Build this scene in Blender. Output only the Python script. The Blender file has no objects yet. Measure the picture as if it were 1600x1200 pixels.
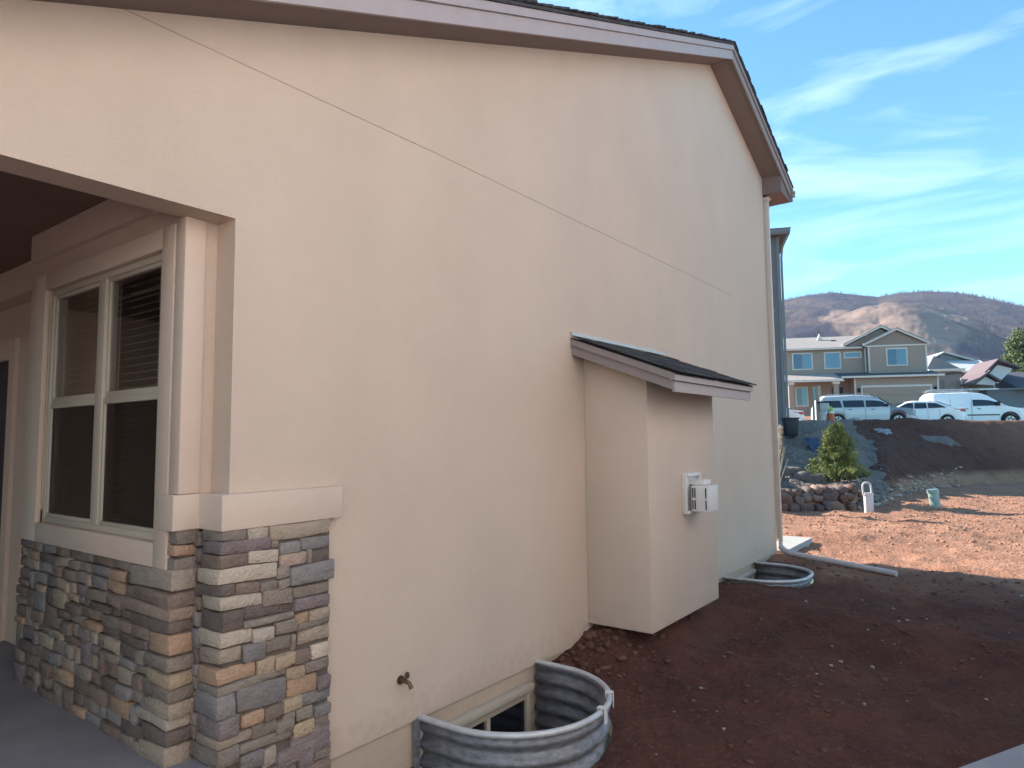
import bpy, bmesh, math, random
import numpy as np
from mathutils import Vector, Matrix
R = math.radians
scene = bpy.context.scene
COL = scene.collection
rng = random.Random(7)

# ------------------------------------------------------------------ camera
CP = np.array([3.0, 0.0, 1.6])
F_PX = 1055.0
def cam_axes(yaw=36.9, pitch=4.585, roll=-0.571):
    y, p, r = R(yaw), R(pitch), R(roll)
    fw = np.array([-math.sin(y)*math.cos(p), math.cos(y)*math.cos(p), math.sin(p)])
    rt = np.array([math.cos(y), math.sin(y), 0.0]); up = np.cross(rt, fw)
    return rt*math.cos(r)+up*math.sin(r), -rt*math.sin(r)+up*math.cos(r), fw
CR, CU, CF = cam_axes()
cam = bpy.data.cameras.new('camera'); camo = bpy.data.objects.new('camera', cam); COL.objects.link(camo)
m = Matrix(((CR[0], CU[0], -CF[0], CP[0]), (CR[1], CU[1], -CF[1], CP[1]), (CR[2], CU[2], -CF[2], CP[2]), (0, 0, 0, 1)))
camo.matrix_world = m
cam.sensor_width = 36; cam.lens = F_PX/1600*36; cam.clip_end = 6000; cam.clip_start = 0.05
scene.camera = camo

# ------------------------------------------------------------------ sun, sky, exposure
SUN_EL, SUN_AZ = 29.0, (-1.0, 0.02)          # direction TO the sun, in plan
sd = Vector((SUN_AZ[0], SUN_AZ[1], 0)).normalized()*math.cos(R(SUN_EL)) + Vector((0, 0, math.sin(R(SUN_EL))))
sun = bpy.data.lights.new('sun', 'SUN'); sun.energy = 5.0; sun.angle = R(0.5); sun.color = (1.0, 0.92, 0.80)
suno = bpy.data.objects.new('sun', sun); COL.objects.link(suno)
suno.rotation_euler = sd.to_track_quat('Z', 'Y').to_euler(); suno.location = (-30, 0, 40)
world = bpy.data.worlds.new('World'); scene.world = world; world.use_nodes = True
wn = world.node_tree; wn.nodes.clear()
def wnode(t, **k):
    n = wn.nodes.new(t)
    for a, b in k.items(): setattr(n, a, b)
    return n
wout = wnode('ShaderNodeOutputWorld'); wbg = wnode('ShaderNodeBackground'); wbg.inputs[1].default_value = 0.12
sky = wnode('ShaderNodeTexSky', sky_type='NISHITA'); sky.sun_disc = False
sky.sun_elevation = R(SUN_EL); sky.sun_rotation = math.atan2(sd.x, sd.y)
sky.altitude = 1900; sky.air_density = 1.0; sky.dust_density = 0.3; sky.ozone_density = 1.5
tc = wnode('ShaderNodeTexCoord'); mp = wnode('ShaderNodeMapping'); mp.inputs['Scale'].default_value = (1.0, 1.0, 4.4)
mp.inputs['Rotation'].default_value = (R(14), R(-10), R(20)); mp.inputs['Location'].default_value = (0.62, 0.9, 0.35)
cn = wnode('ShaderNodeTexNoise'); cn.inputs['Scale'].default_value = 3.0; cn.inputs['Detail'].default_value = 7; cn.inputs['Roughness'].default_value = 0.56
cn.inputs['Distortion'].default_value = 0.7
cr = wnode('ShaderNodeValToRGB'); cr.color_ramp.elements[0].position = 0.50; cr.color_ramp.elements[1].position = 0.80
cr.color_ramp.elements[0].color = (0, 0, 0, 1); cr.color_ramp.elements[1].color = (0.32, 0.32, 0.32, 1)
mx = wnode('ShaderNodeMix', data_type='RGBA'); mx.inputs[7].default_value = (7.0, 8.0, 8.2, 1)
L = wn.links.new
L(tc.outputs['Generated'], mp.inputs[0]); L(mp.outputs[0], cn.inputs['Vector']); L(cn.outputs[0], cr.inputs[0])
L(cr.outputs[0], mx.inputs[0]); tn = wnode('ShaderNodeMix', data_type='RGBA', blend_type='MULTIPLY'); tn.inputs[0].default_value = 1.0; tn.inputs[7].default_value = (0.68, 1.09, 1.06, 1)
L(sky.outputs[0], tn.inputs[6]); L(tn.outputs[2], mx.inputs[6]); L(mx.outputs[2], wbg.inputs[0]); L(wbg.outputs[0], wout.inputs[0])
scene.view_settings.view_transform = 'Standard'; scene.view_settings.look = 'None'
scene.view_settings.exposure = 1.44; scene.view_settings.gamma = 1.0
scene.view_settings.use_curve_mapping = False
scene.render.engine = 'CYCLES'

# ------------------------------------------------------------------ materials
MATS = {}
def mat(name, col, rough=0.8, var=0.0, nscale=4.0, bump=0.0, bscale=60.0, metal=0.0, col2=None, stretch=(1, 1, 1), rand=0.0, spec=0.4, bdist=0.02, detail=5):
    if name in MATS: return MATS[name]
    m = bpy.data.materials.new(name); m.use_nodes = True; MATS[name] = m
    t = m.node_tree; n = t.nodes; b = n['Principled BSDF']; l = t.links.new
    b.inputs['Roughness'].default_value = rough; b.inputs['Metallic'].default_value = metal
    b.inputs['Specular IOR Level'].default_value = spec
    co = n.new('ShaderNodeTexCoord'); mpn = n.new('ShaderNodeMapping'); mpn.inputs['Scale'].default_value = stretch
    l(co.outputs['Object'], mpn.inputs[0])
    no = n.new('ShaderNodeTexNoise'); no.inputs['Scale'].default_value = nscale; no.inputs['Detail'].default_value = detail; no.inputs['Roughness'].default_value = 0.6
    l(mpn.outputs[0], no.inputs['Vector'])
    rp = n.new('ShaderNodeMapRange'); rp.inputs[1].default_value = 0.3; rp.inputs[2].default_value = 0.7
    l(no.outputs[0], rp.inputs[0])
    mxn = n.new('ShaderNodeMix'); mxn.data_type = 'RGBA'
    c2 = col2 if col2 else tuple(c*(1-var) for c in col)
    c1 = col if col2 else tuple(min(1, c*(1+var)) for c in col)
    mxn.inputs[6].default_value = (*c1, 1); mxn.inputs[7].default_value = (*c2, 1)
    l(rp.outputs[0], mxn.inputs[0]); out = mxn.outputs[2]
    if rand > 0:
        oi = n.new('ShaderNodeObjectInfo'); mr = n.new('ShaderNodeMapRange')
        mr.inputs[3].default_value = 1-rand; mr.inputs[4].default_value = 1+rand
        l(oi.outputs['Random'], mr.inputs[0])
        hs = n.new('ShaderNodeHueSaturation'); l(mr.outputs[0], hs.inputs['Value']); l(out, hs.inputs['Color']); out = hs.outputs[0]
    l(out, b.inputs['Base Color'])
    if bump > 0:
        nb = n.new('ShaderNodeTexNoise'); nb.inputs['Scale'].default_value = bscale; nb.inputs['Detail'].default_value = 6
        l(co.outputs['Object'], nb.inputs['Vector'])
        bp = n.new('ShaderNodeBump'); bp.inputs['Strength'].default_value = bump; bp.inputs['Distance'].default_value = bdist
        l(nb.outputs[0], bp.inputs['Height']); l(bp.outputs[0], b.inputs['Normal'])
    return m

M_stucco = mat('stucco', (0.67, 0.527, 0.425), 0.92, 0.045, 1.3, 0.75, 150, spec=0.2, stretch=(1, 1, 0.8), bdist=0.008, detail=8)
def add_splash(m):                      # soil splashed up the foot of the wall, ragged upper edge
    t = m.node_tree; n = t.nodes; l = t.links.new; b = n['Principled BSDF']; src = b.inputs['Base Color'].links[0].from_socket
    g = n.new('ShaderNodeNewGeometry'); sp = n.new('ShaderNodeSeparateXYZ'); l(g.outputs['Position'], sp.inputs[0])
    no = n.new('ShaderNodeTexNoise'); no.inputs['Scale'].default_value = 16; no.inputs['Detail'].default_value = 6; l(g.outputs['Position'], no.inputs['Vector'])
    a = n.new('ShaderNodeMath'); a.operation = 'MULTIPLY_ADD'; a.inputs[1].default_value = -0.42; l(no.outputs[0], a.inputs[0]); l(sp.outputs[2], a.inputs[2])
    mr = n.new('ShaderNodeMapRange'); mr.inputs[1].default_value = -0.27; mr.inputs[2].default_value = -0.10; mr.inputs[3].default_value = 0.20; mr.inputs[4].default_value = 0.0; l(a.outputs[0], mr.inputs[0])
    mx_ = n.new('ShaderNodeMix'); mx_.data_type = 'RGBA'; mx_.inputs[7].default_value = (.30, .19, .14, 1); l(mr.outputs[0], mx_.inputs[0]); l(src, mx_.inputs[6]); l(mx_.outputs[2], b.inputs['Base Color'])
add_splash(M_stucco)
M_trim = mat('stucco_trim', (0.67, 0.525, 0.43), 0.9, 0.04, 2.0, 0.6, 150, spec=0.2, bdist=0.005)
M_found = mat('painted_foundation', (0.56, 0.46, 0.36), 0.9, 0.08, 3.0, 0.3, 40, spec=0.2)
M_fascia = mat('fascia_paint', (0.30, 0.245, 0.235), 0.7, 0.05, 6.0, 0.1, 30, stretch=(1, 0.2, 1))
M_fascia2 = mat('fascia_paint_front', (0.42, 0.36, 0.36), 0.7, 0.04, 6.0)
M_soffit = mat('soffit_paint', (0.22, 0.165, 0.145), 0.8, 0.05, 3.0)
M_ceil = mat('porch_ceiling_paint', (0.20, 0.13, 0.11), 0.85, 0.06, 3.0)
M_shing = mat('asphalt_shingle', (0.055, 0.05, 0.052), 0.95, 0.35, 14.0, 0.5, 160, rand=0.25)
M_flash = mat('flashing_metal', (0.56, 0.52, 0.49), 0.45, 0.06, 8, metal=0.3)
add_splash(M_found)
M_joint = mat('joint_bead', (0.44, 0.35, 0.28), 0.9, 0.08, 8)
M_vinyl = mat('white_vinyl', (0.52, 0.45, 0.37), 0.5, 0.02, 5)
M_vent = mat('vent_plastic', (0.72, 0.68, 0.66), 0.5, 0.03, 8)
M_dark = mat('dark_gap', (0.015, 0.013, 0.015), 0.9)
M_glass = mat('window_glass', (0.012, 0.013, 0.02), 0.04, spec=0.55)
M_blind = mat('blind_slat', (0.62, 0.50, 0.40), 0.7, 0.05, 8)
M_room = mat('dark_room', (0.012, 0.011, 0.012), 0.95)
M_door = mat('navy_door', (0.02, 0.025, 0.05), 0.5, 0.1, 5)
M_spout = mat('downspout_paint', (0.64, 0.53, 0.45), 0.5, 0.03, 5)
M_wtrim = mat('window_trim_white', (.6, .57, .53), .6, .03, 4)
M_galv = mat('galvanised_steel', (0.27, 0.27, 0.29), 0.68, 0.35, 14, 0.15, 30, metal=0.6, stretch=(1, 1, 3))
M_rim = mat('galvanised_rim', (0.60, 0.60, 0.61), 0.5, 0.1, 12, metal=0.35)
M_brass = mat('weathered_brass', (0.16, 0.105, 0.06), 0.5, 0.2, 30, metal=0.7)
M_pvc = mat('drain_pipe_plastic', (0.55, 0.50, 0.50), 0.55, 0.04, 6)
M_conc = mat('concrete', (0.40, 0.39, 0.38), 0.9, 0.09, 2.5, 0.3, 60, spec=0.25)
M_porchc = mat('porch_concrete', (0.27, 0.26, 0.28), 0.85, 0.16, 2.5, 0.2, 60, spec=0.3)
M_mort = mat('grout', (0.13, 0.105, 0.088), 0.95, 0.2, 20)

STONE = {}
for k, c, c2 in (('g', (.34, .28, .235), (.235, .19, .16)), ('l', (.50, .41, .33), (.38, .315, .26)), ('t', (.45, .35, .27), (.33, .26, .20)),
                 ('v', (.28, .215, .21), (.20, .155, .15)), ('s', (.22, .195, .19), (.31, .27, .255)), ('b', (.29, .21, .165), (.19, .14, .115)),
                 ('w', (.60, .49, .385), (.50, .41, .325)), ('p', (.46, .33, .26), (.34, .25, .205)), ('d', (.15, .11, .095), (.20, .16, .14)),
                 ('r', (.50, .32, .21), (.36, .24, .17)), ('o', (.31, .25, .205), (.22, .18, .15)), ('y', (.52, .39, .26), (.40, .295, .205))):
    STONE[k] = mat('ledgestone_'+{'g': 'grey', 'l': 'light', 't': 'tan', 'v': 'violet', 's': 'slate', 'b': 'brown', 'w': 'cream', 'p': 'pink', 'd': 'dark', 'r': 'rust', 'o': 'olive', 'y': 'ochre'}[k],
                   c, 0.88, 0, 15.0, 1.0, 70, col2=c2, stretch=(1, 1, 2.2), rand=0.14, spec=0.25, bdist=0.012)

# ------------------------------------------------------------------ mesh helpers
def link(name, me, parent=None, m=None, label=None, cat=None, group=None, kind=None):
    o = bpy.data.objects.new(name, me); COL.objects.link(o)
    if m is not None and me is not None:
        me.materials.append(m)
    if parent is not None: o.parent = parent
    if label: o['label'] = label
    if cat: o['category'] = cat
    if group: o['group'] = group
    if kind: o['kind'] = kind
    return o
def thing(name, label, cat, loc=(0, 0, 0), rz=0.0, group=None):
    o = bpy.data.objects.new(name, None); COL.objects.link(o); o.location = loc; o.rotation_euler = (0, 0, rz)
    o.empty_display_size = 0.2
    o['label'] = label; o['category'] = cat
    if group: o['group'] = group
    return o
class MB:
    def __init__(s): s.v = []; s.f = []
    def add(s, vs, fs):
        n = len(s.v); s.v += [tuple(v) for v in vs]; s.f += [tuple(i+n for i in f) for f in fs]; return s
    def box(s, x0, x1, y0, y1, z0, z1):
        v = [(x, y, z) for z in (z0, z1) for x, y in ((x0, y0), (x1, y0), (x1, y1), (x0, y1))]
        return s.add(v, [(3, 2, 1, 0), (4, 5, 6, 7), (0, 1, 5, 4), (1, 2, 6, 5), (2, 3, 7, 6), (3, 0, 4, 7)])
    def prism(s, poly, a, b):           # poly: list of 3D points; extruded from offset vectors a to b
        n = len(poly); a = Vector(a); b = Vector(b)
        vs = [Vector(p)+a for p in poly]+[Vector(p)+b for p in poly]
        fs = [tuple(range(n))[::-1], tuple(range(n, 2*n))]+[(i, (i+1) % n, n+(i+1) % n, n+i) for i in range(n)]
        return s.add(vs, fs)
    def tube(s, pts, r, n=10, caps=True, rs=None):
        pts = [Vector(p) for p in pts]; rings = []
        up = Vector((0, 0, 1)); d0 = (pts[1]-pts[0]).normalized()
        if abs(d0.dot(up)) > 0.95: up = Vector((1, 0, 0))
        for i, p in enumerate(pts):
            d = (pts[min(i+1, len(pts)-1)]-pts[max(i-1, 0)]).normalized()
            a = d.cross(up).normalized(); b = d.cross(a).normalized(); up = -b if b.dot(up) < 0 else b
            a = d.cross(up).normalized(); b = up - d*up.dot(d); b.normalize()
            rr = rs[i] if rs else r
            rings.append([p+a*rr*math.cos(2*math.pi*k/n)+b*rr*math.sin(2*math.pi*k/n) for k in range(n)])
        vs = [v for q in rings for v in q]; fs = []
        for i in range(len(pts)-1):
            for k in range(n): fs.append((i*n+k, i*n+(k+1) % n, (i+1)*n+(k+1) % n, (i+1)*n+k))
        if caps: fs += [tuple(range(n))[::-1], tuple(range((len(pts)-1)*n, len(pts)*n))]
        return s.add(vs, fs)
    def me(s, name, smooth=False, bevel=0.0):
        me = bpy.data.meshes.new(name); me.from_pydata(s.v, [], s.f); me.update()
        bm = bmesh.new(); bm.from_mesh(me); bmesh.ops.recalc_face_normals(bm, faces=bm.faces)
        if bevel > 0: bmesh.ops.bevel(bm, geom=bm.edges[:], offset=bevel, segments=2, affect='EDGES', profile=0.5)
        bm.to_mesh(me); bm.free()
        if smooth:
            me.polygons.foreach_set('use_smooth', [True]*len(me.polygons))
            try: me.set_sharp_from_angle(angle=R(40))
            except Exception: pass
        return me
def boxo(name, parent, m, x0, x1, y0, y1, z0, z1, bevel=0.0, **k):
    return link(name, MB().box(x0, x1, y0, y1, z0, z1).me(name, bevel > 0, bevel), parent, m, **k)
def prismo(name, parent, m, poly, a, b, bevel=0.0, **k):
    return link(name, MB().prism(poly, a, b).me(name, bevel > 0, bevel), parent, m, **k)
def tubeo(name, parent, m, pts, r, n=12, rs=None, **k):
    return link(name, MB().tube(pts, r, n, True, rs).me(name, True), parent, m, **k)

# ------------------------------------------------------------------ numpy value noise
_rs = np.random.RandomState(11); _tab = _rs.rand(512, 512)
def vnoise(x, y):
    xi = np.floor(x).astype(int); yi = np.floor(y).astype(int); fx = x-xi; fy = y-yi
    fx = fx*fx*(3-2*fx); fy = fy*fy*(3-2*fy)
    a = _tab[xi % 512, yi % 512]; b = _tab[(xi+1) % 512, yi % 512]; c = _tab[xi % 512, (yi+1) % 512]; d = _tab[(xi+1) % 512, (yi+1) % 512]
    return (a*(1-fx)+b*fx)*(1-fy)+(c*(1-fx)+d*fx)*fy-0.5
def fbm(x, y, o=4, g=0.5):
    s = 0; a = 1.0
    for i in range(o): s = s+a*vnoise(x*2**i+17.3*i, y*2**i+5.1*i); a *= g
    return s
def sstep(a, b, x):
    t = np.clip((x-a)/(b-a), 0, 1); return t*t*(3-2*t)

# ------------------------------------------------------------------ terrain
FH = np.array([-math.sin(R(36.9)), math.cos(R(36.9))]); RH = np.array([math.cos(R(36.9)), math.sin(R(36.9))])
def dl(x, y):
    dx = x-CP[0]; dy = y-CP[1]
    return dx*FH[0]+dy*FH[1], dx*RH[0]+dy*RH[1]
def wxy(D, Lt): return CP[0]+FH[0]*D+RH[0]*Lt, CP[1]+FH[1]*D+RH[1]*Lt
def toe(c): return np.interp(c, [-3, .3, .398, .50, .53, .569, .62, .664, .76, 1.0, 3.0], [18.3, 18.2, 18.0, 18.4, 19.6, 23.5, 26.2, 28, 29.2, 30.5, 30.5])
def gz(x, y, fine=True):
    x = np.asarray(x, float); y = np.asarray(y, float)
    D, Lt = dl(x, y); c = Lt/np.maximum(D, 1.0)
    zw = np.interp(y, [-3, 2.3, 3.0, 4.3, 4.8, 5.3, 6.4, 8.2, 10.5, 13, 20, 30], [-.30, -.37, -.36, -.20, -.10, -.03, -.06, -.15, -.17, -.22, -.42, -.46])
    near = zw-0.035*np.clip(x, 0, 5)+0.10*np.exp(-((y-5.6)**2)/0.8-((x-0.25)**2)/0.15)
    near = near-0.22*sstep(.15, .75, x)*np.exp(-((y-5.7)/1.3)**4)
    near = near+0.05*fbm(x*0.7, y*0.7, 3)*sstep(0.2, 1.5, x)
    if fine:
        near = near+0.065*fbm(x*2.3+3, y*2.3, 5, 0.55)+0.02*np.abs(fbm(x*11, y*11+3, 3))
        near = near+0.045*np.sin((x*0.55-y*0.25)*3.3+vnoise(x, y)*3)*sstep(10, 13, y)*0.35
    T = toe(c)
    plateau = 2.16
    crest = np.interp(c, [.3, .5, .569, .62, .76, 1.0], [30, 31, 31.5, 31.6, 32.6, 33.5])
    t = np.clip((D-T)/np.maximum(crest-T, 0.5), 0, 1)
    wall = (1-sstep(.505, .53, c))
    prof = t**(0.85+1.0*(1-sstep(.50, .56, c)))
    low = near*(1-prof)+plateau*prof+wall*0.50*sstep(0.0, 0.25, D-T)*(1-prof)
    # gravel mound, high on the left and falling to the right
    mound = wall*0+np.exp(-((c-.40)/.075)**2)*0.30*sstep(0.4, 6, D-T)*(1-sstep(7, 12, D-T))
    low = low+mound
    bank = sstep(0.3, 1.5, D-T)*(1-sstep(-0.5, 1.0, D-crest))
    if fine: low = low+bank*(0.34*fbm(x*0.55, y*0.55, 4)+0.09*fbm(x*3, y*3, 4))
    berm = 0.10*np.exp(-((D-crest-0.3)/0.6)**2)*(1+1.2*vnoise(x*0.8, y*0.8))
    street = 1.95
    z = low+berm
    z = np.where(D > crest+1.0, plateau+(street-plateau)*sstep(crest+1.0, crest+2.2, D), z)
    z = np.where(D > 40, street+(3.0-street)*sstep(40, 50, D), z)
    z = z+sstep(250, 900, D)*10
    return z
def gzp(x, y): return float(gz(np.array([x]), np.array([y]))[0])

def well_path(w, l, r, n=10):            # half outline of a window well, from (0,0) out and back to (0,l)
    pts = [(0.0, 0.0)]
    for k in range(n+1):
        a = -math.pi/2+math.pi/2*k/n; pts.append((w-r+r*math.cos(a), r+r*math.sin(a)))
    for k in range(n+1):
        a = math.pi/2*k/n; pts.append((w-r+r*math.cos(a), l-r+r*math.sin(a)))
    pts.append((0.0, l)); return pts
W1 = dict(y=3.03, w=0.86, l=1.24, r=0.60, z=-0.075)
W2 = dict(y=8.28, w=0.84, l=1.19, r=0.52, z=-0.125)
def outline(W, off=0.0, n=10): 
    return np.array([(px+0.0, W['y']+py) for px, py in well_path(W['w']+off, W['l']+2*off, W['r'], n)])-np.array([0, off])

def build_ground():
    r = [0.6]
    while r[-1] < 12: r.append(r[-1]*1.0085)
    while r[-1] < 45: r.append(r[-1]*1.0065)
    while r[-1] < 3500: r.append(r[-1]*1.06)
    r = np.array(r)
    ang = np.radians(np.concatenate([np.arange(-62, -30, 2.0), np.arange(-30, 75, 0.16), np.arange(75, 298, 3.0)]))   # from +Y, clockwise? (see below)
    yaw0 = 0.0
    A, Rr = np.meshgrid(ang, r)
    th = A - R(20)
    X = CP[0]+Rr*np.sin(th-R(17)+R(20)); Y = CP[1]+Rr*np.cos(th-R(17)+R(20))
    Z = gz(X, Y)
    # keep the ground outside the two wells
    kill = np.zeros(X.shape, bool); snapped = np.zeros(X.shape, bool)
    for W in (W1, W2):
        o = outline(W, 0.012, 24)
        m_ = (X > -0.3) & (X < W['w']+.3) & (Y > W['y']-.3) & (Y < W['y']+W['l']+.3)
        for i, j in zip(*np.nonzero(m_)):
            x, y = X[i, j], Y[i, j]
            ins = x < W['w']+.012 and W['y']-.012 < y < W['y']+W['l']+.012
            if ins:
                # point in polygon
                c = False; n = len(o)
                for k in range(n):
                    x1, y1 = o[k]; x2, y2 = o[(k+1) % n]
                    if (y1 > y) != (y2 > y) and x < (x2-x1)*(y-y1)/(y2-y1)+x1: c = not c
                ins = c or x <= 0
            if ins:
                best = None
                for k in range(len(o)-1):
                    a = o[k]; b = o[k+1]; ab = b-a; L2 = ab@ab
                    if L2 < 1e-12: continue
                    t = min(1, max(0, ((x-a[0])*ab[0]+(y-a[1])*ab[1])/L2)); q = a+t*ab
                    d = math.hypot(q[0]-x, q[1]-y)
                    if best is None or d < best[0]: best = (d, q)
                if best[0] < 0.07: X[i, j], Y[i, j] = best[1]; snapped[i, j] = True; Z[i, j] = gzp(*best[1])
                else: kill[i, j] = True
    nr, na = X.shape
    co = np.stack([X.ravel(), Y.ravel(), Z.ravel()], 1)
    idx = np.arange(nr*na).reshape(nr, na)
    q = np.stack([idx[:-1, :-1], idx[:-1, 1:], idx[1:, 1:], idx[1:, :-1]], -1).reshape(-1, 4)
    kk = kill.ravel()[q].any(1) | snapped.ravel()[q].all(1)
    q = q[~kk]
    me = bpy.data.meshes.new('ground')
    me.vertices.add(len(co)); me.vertices.foreach_set('co', co.ravel())
    me.loops.add(q.size); me.loops.foreach_set('vertex_index', q[:, ::-1].ravel() if False else q.ravel())
    me.polygons.add(len(q)); me.polygons.foreach_set('loop_start', np.arange(len(q))*4)
    me.polygons.foreach_set('use_smooth', np.ones(len(q), bool))
    me.update(calc_edges=True); me.validate()
    return me

def dirt_material():
    m = bpy.data.materials.new('red_dirt'); m.use_nodes = True; t = m.node_tree; n = t.nodes; l = t.links.new
    b = n['Principled BSDF']; b.inputs['Roughness'].default_value = 0.95; b.inputs['Specular IOR Level'].default_value = 0.15
    co = n.new('ShaderNodeTexCoord'); sp = n.new('ShaderNodeSeparateXYZ'); l(co.outputs['Object'], sp.inputs[0])
    def noise(s, d=5, r=0.6):
        q = n.new('ShaderNodeTexNoise'); q.inputs['Scale'].default_value = s; q.inputs['Detail'].default_value = d; q.inputs['Roughness'].default_value = r
        l(co.outputs['Object'], q.inputs['Vector']); return q.outputs[0]
    def ramp(i, a, b_, c0, c1):
        q = n.new('ShaderNodeMapRange'); q.inputs[1].default_value = a; q.inputs[2].default_value = b_; q.inputs[3].default_value = c0; q.inputs[4].default_value = c1
        l(i, q.inputs[0]); return q.outputs[0]
    def mixc(f, a, b_):
        q = n.new('ShaderNodeMix'); q.data_type = 'RGBA'; l(f, q.inputs[0])
        for s, v in ((6, a), (7, b_)):
            if isinstance(v, tuple): q.inputs[s].default_value = (*v, 1)
            else: l(v, q.inputs[s])
        return q.outputs[2]
    dry = mixc(ramp(noise(1.6), .32, .68, 0, 1), (.44, .235, .155), (.31, .15, .098))  # paler tone for the sunlit ground beyond the house shadow
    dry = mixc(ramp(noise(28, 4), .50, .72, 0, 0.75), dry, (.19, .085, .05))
    shade_dirt = mixc(ramp(noise(2.2), .3, .7, 0, 1), (.14, .058, .042), (.080, .034, .028))  # dark soil tone that carries the painted shade
    shade_dirt = mixc(ramp(noise(26, 4), .55, .75, 0, 0.6), shade_dirt, (.20, .115, .08))
    # house and bank shade painted into the soil as a darker tone; its border wanders
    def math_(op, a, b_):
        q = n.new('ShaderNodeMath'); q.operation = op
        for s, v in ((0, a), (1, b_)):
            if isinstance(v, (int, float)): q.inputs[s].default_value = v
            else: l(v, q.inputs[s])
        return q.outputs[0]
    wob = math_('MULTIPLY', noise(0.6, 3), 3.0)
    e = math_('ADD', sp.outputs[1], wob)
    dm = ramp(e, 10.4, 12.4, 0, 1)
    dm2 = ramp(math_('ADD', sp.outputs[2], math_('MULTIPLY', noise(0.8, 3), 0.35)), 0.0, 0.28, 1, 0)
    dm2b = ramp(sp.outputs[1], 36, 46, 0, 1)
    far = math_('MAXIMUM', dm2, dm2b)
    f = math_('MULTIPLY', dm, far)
    base = mixc(f, shade_dirt, dry)
    # snow crust / pale washed silt
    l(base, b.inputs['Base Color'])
    vor = n.new('ShaderNodeTexVoronoi'); vor.inputs['Scale'].default_value = 22; l(co.outputs['Object'], vor.inputs['Vector'])
    hs = math_('ADD', math_('MULTIPLY', noise(9, 8, 0.7), 1.0), math_('MULTIPLY', vor.outputs[0], -0.35))
    bp = n.new('ShaderNodeBump'); bp.inputs['Strength'].default_value = 0.9; bp.inputs['Distance'].default_value = 0.05
    l(hs, bp.inputs['Height']); l(bp.outputs[0], b.inputs['Normal'])
    return m
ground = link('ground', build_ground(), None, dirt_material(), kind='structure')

# clods, pebbles and stones lying on the dirt
def rock_verts(r, seed, sq=0.7):
    rr = random.Random(seed); base = [(0, 0, 1), (.89, 0, .45), (.28, .85, .45), (-.72, .53, .45), (-.72, -.53, .45), (.28, -.85, .45), (.72, .53, -.45), (-.28, .85, -.45), (-.89, 0, -.45), (-.28, -.85, -.45), (.72, -.53, -.45), (0, 0, -1)]
    return [Vector(v)*r*rr.uniform(.7, 1.25)*1.0 for v in base]
ICO = [(0, 1, 2), (0, 2, 3), (0, 3, 4), (0, 4, 5), (0, 5, 1), (1, 6, 2), (2, 7, 3), (3, 8, 4), (4, 9, 5), (5, 10, 1), (6, 7, 2), (7, 8, 3), (8, 9, 4), (9, 10, 5), (10, 6, 1), (11, 7, 6), (11, 8, 7), (11, 9, 8), (11, 10, 9), (11, 6, 10)]
def scatter(name, pts, sizes, m, label, cat, flat=0.65):
    P = []; Fc = []; nrs = np.random.RandomState(len(pts))
    base = np.array([tuple(v) for v in rock_verts(1, 1)])
    n = len(pts); pts = np.array(pts); sizes = np.array(sizes)
    V = base[None]*nrs.uniform(.75, 1.25, (n, 12, 1))*nrs.uniform(.7, 1.3, (n, 1, 3))
    a = nrs.uniform(0, 6.28, n); ca, sa = np.cos(a), np.sin(a)
    x = V[:, :, 0]*ca[:, None]-V[:, :, 1]*sa[:, None]; y = V[:, :, 0]*sa[:, None]+V[:, :, 1]*ca[:, None]
    V = np.stack([x, y, V[:, :, 2]*flat], -1)*sizes[:, None, None]+pts[:, None, :]
    F = (np.array(ICO)[None]+np.arange(n)[:, None, None]*12).reshape(-1, 3)
    me = bpy.data.meshes.new(name); me.vertices.add(n*12); me.vertices.foreach_set('co', V.ravel())
    me.loops.add(F.size); me.loops.foreach_set('vertex_index', F.ravel()); me.polygons.add(len(F)); me.polygons.foreach_set('loop_start', np.arange(len(F))*3)
    me.update(calc_edges=True)
    return link(name, me, None, m, label=label, cat=cat, kind='stuff')
def inwell(x, y):
    return any(x < W['w']+.06 and W['y']-.05 < y < W['y']+W['l']+.05 for W in (W1, W2))
M_clod = mat('dirt_clod', (.125, .062, .045), 0.95, 0.35, 3.0, 0.5, 40)  # darker copy, house shade painted into the clod colour
M_clodd = mat('dry_dirt_clod', (.38, .20, .13), 0.95, 0.35, 3.0, 0.5, 40)  # paler copy for clods on the sunlit dirt
M_peb = mat('pebble', (.34, .29, .27), 0.9, 0.4, 1.5)
pts = []; sz = []
while len(pts) < 6500:
    x = rng.uniform(0.02, 6.5); y = rng.uniform(1.8, 10.8)
    if inwell(x, y): continue
    if vnoise(np.array([x*1.3]), np.array([y*1.3]))[0] < rng.uniform(-.5, .25): continue
    s = 0.004+0.026*rng.random()**6; pts.append((x, y, gzp(x, y)+s*.1)); sz.append(s)
for k in range(420):                   # loose heap against the foundation and beneath the chase
    y = rng.choice([rng.uniform(4.35, 5.2), rng.uniform(4.9, 6.6), rng.uniform(2.45, 3.0), rng.uniform(5.0, 6.4)]); x = abs(rng.gauss(0.05, .25))
    if inwell(x, y): continue
    s = 0.012+0.035*rng.random()**2.5; pts.append((x, y, gzp(x, y)+s*.2)); sz.append(s)
scatter('dirt_clods', pts, sz, M_clod, 'small dark clods of red soil strewn along the beige house', 'soil')
pts = []; sz = []
while len(pts) < 9000:
    D = 10+12*rng.random()**0.9+rng.random()*6; c = rng.uniform(.32, 1.0); x, y = wxy(D, c*D)
    if y < 10.4 or D > float(toe(np.array(c)))-0.2: continue
    s = 0.009+0.03*rng.random()**4; pts.append((x, y, gzp(x, y)+s*.15)); sz.append(s)
scatter('sunlit_dirt_clods', pts, sz, M_clodd, 'pale clods scattered over the sunlit red dirt', 'soil')
pts = []; sz = []
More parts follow.
